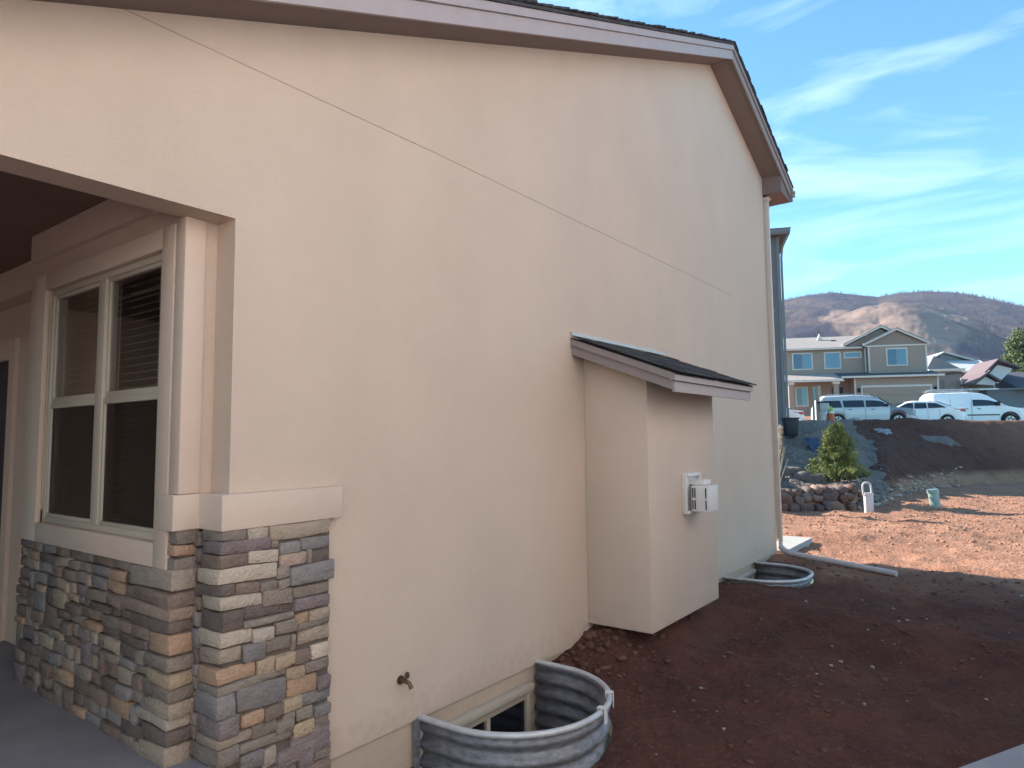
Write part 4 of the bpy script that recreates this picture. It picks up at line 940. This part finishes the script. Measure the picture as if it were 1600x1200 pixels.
# two nested gables turned toward the sun
for (ua, za, ul, zl, ur, zr, w) in ((-.33, 6.42, -1.45, 5.30, 1.0, 5.85, 1.2), (-1.38, 5.48, -2.30, 4.80, -.62, 4.95, .2)):
    prismo('gable_roof', t5, M_mar, [(U5(ul), w, Z5(zl)), (U5(ua), w, Z5(za)), (U5(ua), w, Z5(za)+.16), (U5(ul), w, Z5(zl)+.16)], (0, -.5, 0), (0, 3.5, 0))
    prismo('gable_roof', t5, M_mar, [(U5(ua), w, Z5(za)), (U5(ur), w, Z5(zr)), (U5(ur), w, Z5(zr)+.16), (U5(ua), w, Z5(za)+.16)], (0, -.5, 0), (0, 3.5, 0))
g_ = prismo('gable_panel', t5, M_whs, [(U5(-1.10), 0, Z5(5.22)), (U5(-.28), 0, Z5(6.16)), (U5(.62), 0, Z5(5.88)), (U5(-.32), 0, Z5(4.92))], (0, 1.1, 0), (0, 1.6, 0))
prismo('gable_panel', t5, M_whs, [(U5(-2.0), 0, Z5(4.85)), (U5(-1.38), 0, Z5(5.34)), (U5(-.8), 0, Z5(4.95)), (U5(-.9), 0, Z5(4.75))], (0, .1, 0), (0, .5, 0))
# board fence between houses
fn = thing('board_fence', 'tan board fence running between the taupe house and the low house', 'fence', (t5.location.x, t5.location.y, 0), R(25))
M_fen = mat('fence_board', (.33, .26, .215), .85, .1, 4, rand=.12)
bd = MB().box(0, .29, 0, .03, 0, 1.0).me('board'); bd.materials.append(M_fen)
for i in range(24):
    o = bpy.data.objects.new('board', bd); COL.objects.link(o); o.parent = fn; o.location = (-7.6+i*.30, 1.9, 5.1); o.scale = (1, 1, 1.05)
for i in range(4): boxo('post', fn, M_wt, -7.62+i*2.4, -7.50+i*2.4, 1.8, 1.88, 2.5, 6.25)
boxo('rail', fn, M_wt, -7.6, -.3, 1.84, 1.895, 5.0, 5.10); boxo('kickboard', fn, M_fen, -7.6, -.3, 1.9, 1.93, 2.6, 4.99)

# ------------------------------------------------------------------ vehicles
M_carw = mat('white_car_paint', (.86, .86, .87), .25, spec=.6); M_cars = mat('silver_car_paint', (.60, .61, .64), .25, metal=.1, spec=.6); M_hood = mat('dark_silver_hood', (.16, .17, .20), .25, metal=.3, spec=.6)
M_tyre = mat('tyre', (.02, .02, .022), .85); M_rimm = mat('alloy_rim', (.42, .42, .44), .35, metal=.7); M_cgl = mat('car_glass', (.018, .024, .035), .04, spec=.7); M_tail = mat('red_lens', (.45, .02, .04), .2, spec=.6)
M_lamp = mat('lamp_lens', (.6, .62, .65), .1, spec=.7); M_blk = mat('black_trim', (.02, .02, .022), .6)
def lerp_top(pts, x):
    xs = [p[0] for p in pts]; return float(np.interp(x, xs, [p[1] for p in pts]))
def body_mesh(top, bottom, L, halfw, belt, wheels, wr, tuck):
    """closed shell: stations along x; each section goes from sill over the shoulder to the roof, with arches cut out"""
    xs = sorted(set([round(x, 3) for x in np.linspace(-L/2, L/2, 46)]+[p[0] for p in top]))
    xs = [x for x in xs if -L/2 <= x <= L/2]; secs = []
    for x in xs:
        zt = lerp_top(top, x); zb = bottom
        e = min(1, (L/2-abs(x))/.35); hw = halfw*(1-.16*(1-e)**2)
        for wx in wheels:
            d = wr*1.18; 
            if abs(x-wx) < d: zb = max(zb, wr*.98+math.sqrt(d*d-(x-wx)**2)-.02)
        zs = min(belt, zt-.02); s = []
        inn = hw-(tuck*max(0, zt-belt)/.6 if zt > belt else .0)
        mid = zb+(zs-zb)*.5
        s = [(hw*.97, zb), (hw, mid), (hw*.985, zs)]
        if zt > belt+.05: s += [(inn+.03, zt-.10), (inn-.05, zt-.02), (inn*.5, zt+.012), (0, zt+.02)]
        else: s += [(hw*.96, zt-.012), (hw*.86, zt), (hw*.5, zt+.02), (0, zt+.028)]
        full = [(-a, b) for a, b in s]+[(a, b) for a, b in s[::-1][1:]]
        secs.append([(x, a, b) for a, b in full])
    n = len(secs[0]); v = [p for s in secs for p in s]; f = []
    for i in range(len(secs)-1):
        for k in range(n): f.append((i*n+k, i*n+(k+1) % n, (i+1)*n+(k+1) % n, (i+1)*n+k))
    f += [tuple(range(n)), tuple(range((len(secs)-1)*n, len(secs)*n))[::-1]]
    mb = MB(); mb.add(v, f); return mb.me('body', True)
def side_glass(par, poly, halfw, belt, tuck, m=None, nm='side_window'):
    for s in (-1, 1):
        pts = []
        for x, z in poly:
            y = halfw-(tuck*max(0, z-belt)/.6)+.012-.03*max(0, (z-belt))/.6; pts.append((x, s*y, z))
        link(nm, MB().prism(pts, (0, -.008*s, 0), (0, .006*s, 0)).me('g'), par, m or M_cgl)
def wheel(par, x, y, r, side):
    w_ = tubeo('tyre', par, M_tyre, [(x, y-.10, r), (x, y-.085, r), (x, y+.085, r), (x, y+.10, r)], r, 24, rs=[r*.93, r, r, r*.93])
    mb = MB(); yy = y+side*.101
    mb.tube([(x, yy-.01*side, r), (x, yy+.004*side, r)], r*.66, 20)
    link('rim', mb.me('rim', True), w_, M_rimm)
    mb = MB()
    for q in range(6):
        a = q*math.pi/3+.3; mb.tube([(x+r*.22*math.cos(a), yy+.008*side, r+r*.22*math.sin(a)), (x+r*.56*math.cos(a), yy+.008*side, r+r*.56*math.sin(a))], r*.10, 5)
    link('rim_opening', mb.me('ro'), w_, M_blk)
SG = {}
# long silver SUV
def vehicle(name, label, u_c, w_c, rz=25, z=1.97):
    x, y = sl(u_c, w_c); return thing(name, label, 'car' if name != 'white_van' else 'van', (x, y, z), R(rz))
v = vehicle('silver_suv', 'long silver SUV with dark grey hood parked facing right across the dirt', 2.22, .95); v.scale = (.93, .93, .95)
L_, hw = 5.25, .93
top = [(-L_/2, .75), (-L_/2+.04, 1.15), (-2.42, 1.62), (-2.15, 1.80), (-.6, 1.84), (.35, 1.78), (.62, 1.70), (1.32, 1.20), (1.5, 1.13), (2.3, 1.04), (2.55, .93), (L_/2, .60)]
bme = body_mesh(top, .28, L_, hw, 1.12, (-1.55, 1.62), .39, .16); bo = link('body', bme, v, M_cars)
bm = bmesh.new(); bm.from_mesh(bme); hf = [f for f in bm.faces if f.calc_center_median().x > 1.22 and f.calc_center_median().z > .72]
hv = {}; hmb = MB()
for f in hf: hmb.add([tuple(q.co) for q in f.verts], [tuple(range(len(f.verts)))])
bmesh.ops.delete(bm, geom=hf, context='FACES'); bm.to_mesh(bme); bm.free(); link('hood', hmb.me('hood'), v, M_hood)
side_glass(v, [(-2.34, 1.13), (-2.24, 1.71), (-1.40, 1.73), (-1.28, 1.14)], hw, 1.12, .16)
side_glass(v, [(-1.19, 1.14), (-1.26, 1.73), (-.12, 1.75), (-.10, 1.14)], hw, 1.12, .16)
side_glass(v, [(-.02, 1.14), (-.03, 1.74), (.50, 1.70), (1.20, 1.16)], hw, 1.12, .16)
prismo('windscreen', v, M_cgl, [(.66, -.72, 1.705), (.66, .72, 1.705), (1.36, .82, 1.215), (1.36, -.82, 1.215)], (0, 0, 0), (.015, 0, .015))
for s in (-1, 1):
    prismo('headlight', v, M_lamp, [(2.36, s*.93, .76), (2.64, s*.60, .76), (2.62, s*.60, .90), (2.34, s*.925, .93)], (0, 0, 0), (.012, s*.012, 0))
    tubeo('roof_rail', v, M_cars, [(-2.0, s*.66, 1.86), (-1.9, s*.66, 1.90), (.1, s*.66, 1.88), (.25, s*.66, 1.82)], .018, 6)
    boxo('mirror', v, M_blk, .95, 1.12, s*.98-.07, s*.98+.07, 1.15, 1.30, .03)
    for xx in (-.95, .25): boxo('door_handle', v, M_blk, xx, xx+.16, s*.945-.012, s*.945+.012, 1.0, 1.03)
    for wx in (-1.55, 1.62): wheel(v, wx, s*.84, .39, s)
    for xx in (-1.2, -.06, 1.2): boxo('door_seam', v, M_blk, xx-.006, xx+.006, s*.932-.004, s*.932+.004, .45, 1.10)
boxo('bumper', v, M_cars, 2.50, 2.70, -.86, .86, .38, .62, .04); boxo('grille', v, M_blk, 2.58, 2.635, -.5, .5, .66, .90)
# white sedan, tail to the right, partly behind the SUV
def sedan(u_c, w_c, label, rz=205):
    v = vehicle('white_sedan', label, u_c, w_c, rz); L_, hw = 4.75, .90
    top = [(-L_/2, .78), (-L_/2+.05, 1.02), (-1.75, 1.10), (-1.0, 1.38), (-.55, 1.45), (.1, 1.46), (.55, 1.38), (1.35, 1.0), (1.6, .96), (2.1, .86), (2.3, .74), (L_/2, .55)]
    link('body', body_mesh(top, .24, L_, hw, .98, (-1.42, 1.42), .335, .17), v, M_carw)
    side_glass(v, [(-1.42, 1.06), (-.92, 1.31), (-.50, 1.36), (-.50, 1.03)], hw, .98, .17); side_glass(v, [(-.44, 1.03), (-.44, 1.37), (.14, 1.37), (.18, 1.02)], hw, .98, .17); side_glass(v, [(.24, 1.02), (.20, 1.37), (.52, 1.33), (1.12, 1.04)], hw, .98, .17)
    prismo('windscreen', v, M_cgl, [(.60, -.62, 1.40), (.60, .62, 1.40), (1.36, .74, 1.03), (1.36, -.74, 1.03)], (0, 0, 0), (.012, 0, .014)); prismo('rear_window', v, M_cgl, [(-1.03, -.60, 1.40), (-1.03, .60, 1.40), (-1.70, .70, 1.135), (-1.70, -.70, 1.135)], (0, 0, 0), (-.012, 0, .014))
    for s in (-1, 1):
        prismo('taillight', v, M_tail, [(-L_/2+.02, 0, .82), (-L_/2+.10, 0, .98), (-1.78, 0, .99), (-1.95, 0, .86)], (0, s*.80, 0), (0, s*.888, 0)); boxo('headlight', v, M_lamp, 2.05, 2.28, s*.72-.09, s*.72+.09, .62, .76, .02)
        boxo('mirror', v, M_carw, .95, 1.12, s*.97-.07, s*.97+.07, 1.0, 1.12, .03)
        for xx in (-.75, .05): boxo('door_handle', v, M_carw, xx, xx+.16, s*.91-.012, s*.91+.012, .88, .91)
        for wx in (-1.42, 1.42): wheel(v, wx, s*.81, .335, s)
        for xx in (-1.05, -.47, .95): boxo('door_seam', v, M_blk, xx-.004, xx+.004, s*.902-.004, s*.902+.004, .40, .97)
    boxo('rear_bumper', v, M_carw, -L_/2-.06, -L_/2+.1, -.82, .82, .36, .66, .04); boxo('front_bumper', v, M_carw, L_/2-.12, L_/2+.04, -.80, .80, .28, .54, .04)
    return v
sedan(5.35, 2.9, 'white sedan parked between the silver SUV and the white van, red tail lamps showing')
sedan(-2.7, 3.6, 'white car at far left of the street, mostly hidden by the bin and posts')
# white van with ladder rack
v = vehicle('white_van', 'white compact cargo van with ladder rack, rightmost vehicle', 9.1, 4.9); v.scale = (1.05, 1.05, 1.03); L_, hw = 4.7, .92
top = [(-L_/2, 1.0), (-L_/2+.06, 1.72), (-2.1, 1.90), (-.4, 1.93), (.25, 1.86), (.55, 1.72), (1.25, 1.22), (1.45, 1.12), (2.05, .98), (2.25, .84), (L_/2, .6)]
link('body', body_mesh(top, .26, L_, hw, 1.12, (-1.45, 1.48), .35, .12), v, M_carw)
side_glass(v, [(-.25, 1.14), (-.25, 1.66), (.40, 1.64), (1.08, 1.17)], hw, 1.12, .12)
prismo('windscreen', v, M_cgl, [(.60, -.70, 1.72), (.60, .70, 1.72), (1.27, .80, 1.24), (1.27, -.80, 1.24)], (0, 0, 0), (.014, 0, .014))
for s in (-1, 1):
    for wx in (-1.45, 1.48):
        wheel(v, wx, s*.82, .35, s)
        mb = MB(); mb.tube([(wx+.43*math.cos(a), s*.925, .35+.43*math.sin(a)) for a in np.linspace(.1, math.pi-.1, 12)], .04, 6); link('arch_trim', mb.me('at', True), v, M_blk)
    boxo('side_rub_strip', v, M_blk, -1.0, 1.0, s*.922-.010, s*.922+.010, .62, .68); boxo('mirror', v, M_blk, .82, 1.0, s*1.0-.08, s*1.0+.08, 1.14, 1.36, .03)
    boxo('headlight', v, M_lamp, 1.98, 2.26, s*.76-.09, s*.76+.09, .80, 1.0, .02); boxo('taillight', v, M_tail, -2.36, -2.28, s*.82-.07, s*.82+.07, .95, 1.5, .01)
    for xx in (-.55, .05): boxo('door_handle', v, M_blk, xx-.1, xx+.06, s*.935-.012, s*.935+.012, .98, 1.01)
    boxo('door_seam', v, M_blk, -.33, -.32, s*.924-.004, s*.924+.004, .4, 1.6); boxo('door_seam', v, M_blk, -1.35, -1.34, s*.924-.004, s*.924+.004, .6, 1.6)
    tubeo('rack_rail', v, M_rimm, [(-2.1, s*.68, 2.06), (.2, s*.68, 2.06)], .025, 6)
for xx in (-1.95, -1.1, -.2):
    tubeo('rack_bar', v, M_rimm, [(xx, -.72, 1.93), (xx, -.70, 2.09), (xx, .70, 2.09), (xx, .72, 1.93)], .022, 6)
boxo('bumper', v, M_blk, 2.22, 2.42, -.82, .82, .36, .62, .04)
ld = thing('ladder', 'aluminium ladder strapped on top of the white van', 'ladder', tuple(v.location), R(25)); ld.rotation_euler = (0, 0, R(25))
for yy in (-.42, -.08): boxo('rail', ld, M_rimm, -2.3, 1.3, yy-.02, yy+.02, 2.12, 2.19)
rg = MB().tube([(0, -.40, 2.155), (0, -.10, 2.155)], .018, 6).me('rung'); rg.materials.append(M_rimm)
for i in range(11): o = bpy.data.objects.new('rung', rg); COL.objects.link(o); o.parent = ld; o.location = (-2.15+i*.33, 0, 0)

# street-side items left of the SUV
M_wood = mat('pale_timber', (.58, .46, .36), .85, .15, 6, .3, 30, stretch=(4, 4, 1)); M_or = mat('orange_plastic', (.72, .16, .06), .6, .05, 5); M_lime = mat('lime_plastic', (.42, .52, .10), .6, .05, 5)
for dx, lab, h, w_ in ((-.62, 'thinner pale timber post at the kerb, left of the pair', 1.95, .045), (-.40, 'thicker pale timber post at the kerb, right of the pair', 2.05, .085)):
    x, y = sl(dx, -.95); p_ = thing('timber_post', lab, 'post', (x, y, 2.08)); boxo('shaft', p_, M_wood, -w_, w_, -w_, w_, -.2, h, .01)
    boxo('base_block', p_, M_wood, -w_-.04, w_+.04, -w_-.04, w_+.04, -.05, .10, .01)
    boxo('cap', p_, M_wood, -w_-.02, w_+.02, -w_-.02, w_+.02, h, h+.05, .01)
x, y = sl(-.12, -1.0); mbx = thing('mailbox', 'white kerbside mailbox with dark top beside the timber posts', 'mailbox', (x, y, 2.07), R(25))
boxo('stand', mbx, M_carw, -.05, .05, -.05, .05, 0, .85); boxo('shelf', mbx, M_blk, -.34, .42, -.25, .25, 1.20, 1.26); boxo('box', mbx, M_carw, -.24, .20, -.2, .2, .82, 1.19, .03); boxo('door', mbx, M_wt, -.20, .16, -.215, -.201, .86, 1.15)
tubeo('brace', mbx, M_carw, [(-.25, -.1, 0), (.05, -.1, .82)], .02, 6); tubeo('brace', mbx, M_carw, [(.25, -.1, 0), (-.05, -.1, .82)], .02, 6)
x, y = sl(.16, -1.05); cb = thing('traffic_barrel', 'orange barrel with lime green bag on top beside the SUV', 'barrel', (x, y, 2.07))
tubeo('barrel', cb, M_or, [(0, 0, 0), (0, 0, .30), (0, 0, .62), (0, 0, .66)], .2, 16, rs=[.23, .21, .18, .15]); tubeo('band', cb, M_carw, [(0, 0, .62), (0, 0, .74)], .16, 16); tubeo('bag', cb, M_lime, [(0, 0, .74), (0, 0, .90), (0, 0, 1.02)], .13, 12, rs=[.15, .13, .05])

# tree behind the low grey house
def bigtree(name, label, x, y, z, h, rad, sd, m):
    t = thing(name, label, 'tree', (x, y, z)); rr = random.Random(sd)
    tubeo('trunk', t, M_bark, [(0, 0, 0), (.1, 0, h*.4), (0, .1, h*.9)], .3, 8, rs=[.32, .22, .06])
    cs = []; ss = []; lb = MB()
    for i in range(95):
        tt = rr.random(); zz = h*(.22+.78*tt); r_ = rad*(1-tt**2.2)**.6*rr.uniform(.35, 1.0)+.2; a = rr.uniform(0, 6.28); c = (r_*math.cos(a), r_*math.sin(a), zz)
        cs.append(c); ss.append(rr.uniform(.45, .9)); lb.tube([(0, 0, zz*.85), (c[0]*.6, c[1]*.6, zz*.95), c], .05, 4, rs=[.07, .05, .02])
    link('limbs', lb.me('lb'), t, M_bark); leaves('foliage', cs, ss, m, t, per=240, w=.07, ln=.26, sd=sd, up=.3); return t
x, y = wxy(72, .772*72)
M_tree = leafmat('tree_foliage', (.16, .20, .07), (.06, .09, .035))
bigtree('pine_tree', 'sunlit green tree at the right edge behind the low grey house', x, y, 3, 9.6, 3.2, 8, M_tree)

# ------------------------------------------------------------------ mountain
SIL = [(-0.7387, 0.1189), (-0.4538, 0.1712), (-0.3192, 0.1777), (-0.2555, 0.1872), (-0.2268, 0.1909), (-0.195, 0.1921), (-0.1645, 0.1854), (-0.1407, 0.1802), (-0.1201, 0.1821), (-0.0916, 0.182), (-0.0576, 0.1761), (-0.0381, 0.1703), (-0.013, 0.1599), (0.0112, 0.1498), (0.0678, 0.1269), (0.1651, 0.0745), (.4, .04), (.9, .03)]
def build_mountain():
    az = np.concatenate([np.linspace(-1.3, -.36, 60), np.linspace(-.355, .12, 420), np.linspace(.125, .9, 60)])
    rr = np.concatenate([np.linspace(330, 1000, 230), np.linspace(1010, 1500, 30)])
    A, Q = np.meshgrid(az, rr); t = np.clip((Q-330)/(1000-330), 0, 1)
    H = np.interp(A, [s[0] for s in SIL], [s[1] for s in SIL])
    crest = 1000*H+1.6
    X = CP[0]+Q*np.sin(A); Y = Q*np.cos(A)
    prof = t**1.35
    Z = 10+(crest-10)*prof
    # spurs and gullies running down from the crest
    u = A*38+1.2*fbm(A*9, t*2.5, 3); spur = (1-np.abs(2*((u+1.2*t) % 1)-1))
    env = np.sin(np.pi*np.clip(t, 0, 1))**.8
    big = fbm(X/260+.7, Y/260+.2, 4, .45)
    Z = Z+env*(44*big+13*fbm(X/75, Y/75, 6, .55))
    # nearer tan knoll on the right, its crest dipping to the right
    kn = np.exp(-(((A+.115)/.085)**2)-((t-.50)/.20)**2)*26
    Z = Z+kn
    Z = np.where(Q > 1000, crest-(Q-1000)*.35, Z)
    Z = Z-8*(1-sstep(330, 420, Q))*1.0
    co = np.stack([X.ravel(), Y.ravel(), Z.ravel()], 1); nr, na = X.shape; idx = np.arange(nr*na).reshape(nr, na)
    q = np.stack([idx[:-1, :-1], idx[:-1, 1:], idx[1:, 1:], idx[1:, :-1]], -1).reshape(-1, 4)
    me = bpy.data.meshes.new('hill'); me.vertices.add(len(co)); me.vertices.foreach_set('co', co.ravel()); me.loops.add(q.size); me.loops.foreach_set('vertex_index', q.ravel())
    me.polygons.add(len(q)); me.polygons.foreach_set('loop_start', np.arange(len(q))*4); me.polygons.foreach_set('use_smooth', np.ones(len(q), bool)); me.update(calc_edges=True)
    return me, X, Y, Z, A, t
hm, HX, HY, HZ, HA, HT = build_mountain()
def hill_material():
    m = bpy.data.materials.new('burnt_hillside'); m.use_nodes = True; t = m.node_tree; n = t.nodes; l = t.links.new
    b = n['Principled BSDF']; b.inputs['Roughness'].default_value = 1; b.inputs['Specular IOR Level'].default_value = .05
    co = n.new('ShaderNodeTexCoord')
    def noise(s, d, st=(1, 1, 1)):
        mp_ = n.new('ShaderNodeMapping'); mp_.inputs['Scale'].default_value = st; l(co.outputs['Object'], mp_.inputs[0])
        q = n.new('ShaderNodeTexNoise'); q.inputs['Scale'].default_value = s; q.inputs['Detail'].default_value = d; l(mp_.outputs[0], q.inputs['Vector']); return q.outputs[0]
    def rmp(i, a, b_):
        q = n.new('ShaderNodeMapRange'); q.inputs[1].default_value = a; q.inputs[2].default_value = b_; l(i, q.inputs[0]); return q.outputs[0]
    def mixc(f, a, b_):
        q = n.new('ShaderNodeMix'); q.data_type = 'RGBA'; l(f, q.inputs[0])
        for s, v in ((6, a), (7, b_)):
            if isinstance(v, tuple): q.inputs[s].default_value = (*v, 1)
            else: l(v, q.inputs[s])
        return q.outputs[2]
    c = mixc(rmp(noise(.011, 7), .42, .58), (.125, .085, .072), (.042, .036, .055))
    c = mixc(rmp(noise(.12, 5), .45, .7), c, (.05, .043, .06))
    c = mixc(rmp(noise(.035, 6, (1, 1, 3)), .6, .8), c, (.25, .175, .15))
    at = n.new('ShaderNodeAttribute'); at.attribute_name = 'bare'
    c = mixc(rmp(at.outputs['Fac'], .42, .58), c, mixc(rmp(noise(.05, 6, (1, 1, 3)), .35, .7), (.27, .185, .145), (.15, .105, .09)))
    l(c, b.inputs['Base Color']); return m
# bare tan rock and grass: the right-hand knoll and a lighter gully; burnt forest elsewhere
bare = np.exp(-(((HA+.105)/.075)**2)-((HT-.42)/.26)**2)*1.15+.6*np.exp(-((HA+.205-.04*HT)/.035)**2-((HT-.55)/.33)**2)
bare = bare-.12+.7*fbm(HX/60, HY/90, 5)
att = hm.attributes.new('bare', 'FLOAT', 'POINT'); att.data.foreach_set('value', bare.ravel().astype(np.float32))
link('hill', hm, None, hill_material(), kind='structure')
# burnt trunks and scattered conifers, denser on ridges
nr = np.random.RandomState(4); N = 12000
ii = nr.randint(20, 229, N*3); jj = nr.randint(62, 478, N*3)
dens = fbm(HX[ii, jj]/90, HY[ii, jj]/90, 4); keep = ((dens > -.25) & (bare[ii, jj] < .5)) | (ii > 218); ii, jj = ii[keep][:N], jj[keep][:N]
ex = nr.randint(222, 231, 1600); ej = nr.randint(62, 478, 1600); ii = np.concatenate([ii, np.clip(ex, 0, 229)]); jj = np.concatenate([jj, ej])
bx_, by_, bz_ = HX[ii, jj]+nr.normal(0, 1.5, len(ii)), HY[ii, jj]+nr.normal(0, 1.5, len(ii)), HZ[ii, jj]
h = nr.uniform(2, 5.5, len(ii)); w_ = nr.uniform(.12, .45, len(ii))
V = []; 
base = np.stack([np.stack([bx_-w_, by_, bz_-2], 1), np.stack([bx_+w_, by_, bz_-2], 1), np.stack([bx_, by_+w_, bz_-2], 1), np.stack([bx_, by_, bz_+h], 1)], 1).reshape(-1, 3)
F = (np.array([[0, 1, 3], [1, 2, 3], [2, 0, 3]])[None]+np.arange(len(ii))[:, None, None]*4).reshape(-1, 3)
me = bpy.data.meshes.new('burnt_trees'); me.vertices.add(len(base)); me.vertices.foreach_set('co', base.ravel()); me.loops.add(F.size); me.loops.foreach_set('vertex_index', F.ravel()); me.polygons.add(len(F)); me.polygons.foreach_set('loop_start', np.arange(len(F))*3); me.update(calc_edges=True)
link('burnt_trees', me, None, mat('burnt_wood', (.06, .05, .065), 1, .3, .05), label='sparse burnt tree trunks bristling over the distant mountain', cat='trees', kind='stuff')
# thin air between here and the mountain
hz_ = MB().box(-900, 900, -60, 1600, -1.9-1.0, 240).me('haze'); hm_ = bpy.data.materials.new('thin_haze'); hm_.use_nodes = True
hn = hm_.node_tree.nodes; hn.remove(hn['Principled BSDF']); pv = hn.new('ShaderNodeVolumePrincipled'); pv.inputs['Color'].default_value = (.62, .74, 1.0, 1); pv.inputs['Density'].default_value = 0.00017
hm_.node_tree.links.new(pv.outputs[0], hn['Material Output'].inputs['Volume']); link('haze', hz_, None, hm_, label='thin bluish air in front of the distant mountain', cat='haze', kind='stuff')
print('objects', len(bpy.data.objects), 'stones', sum(o.name.startswith('stone') for o in bpy.data.objects))
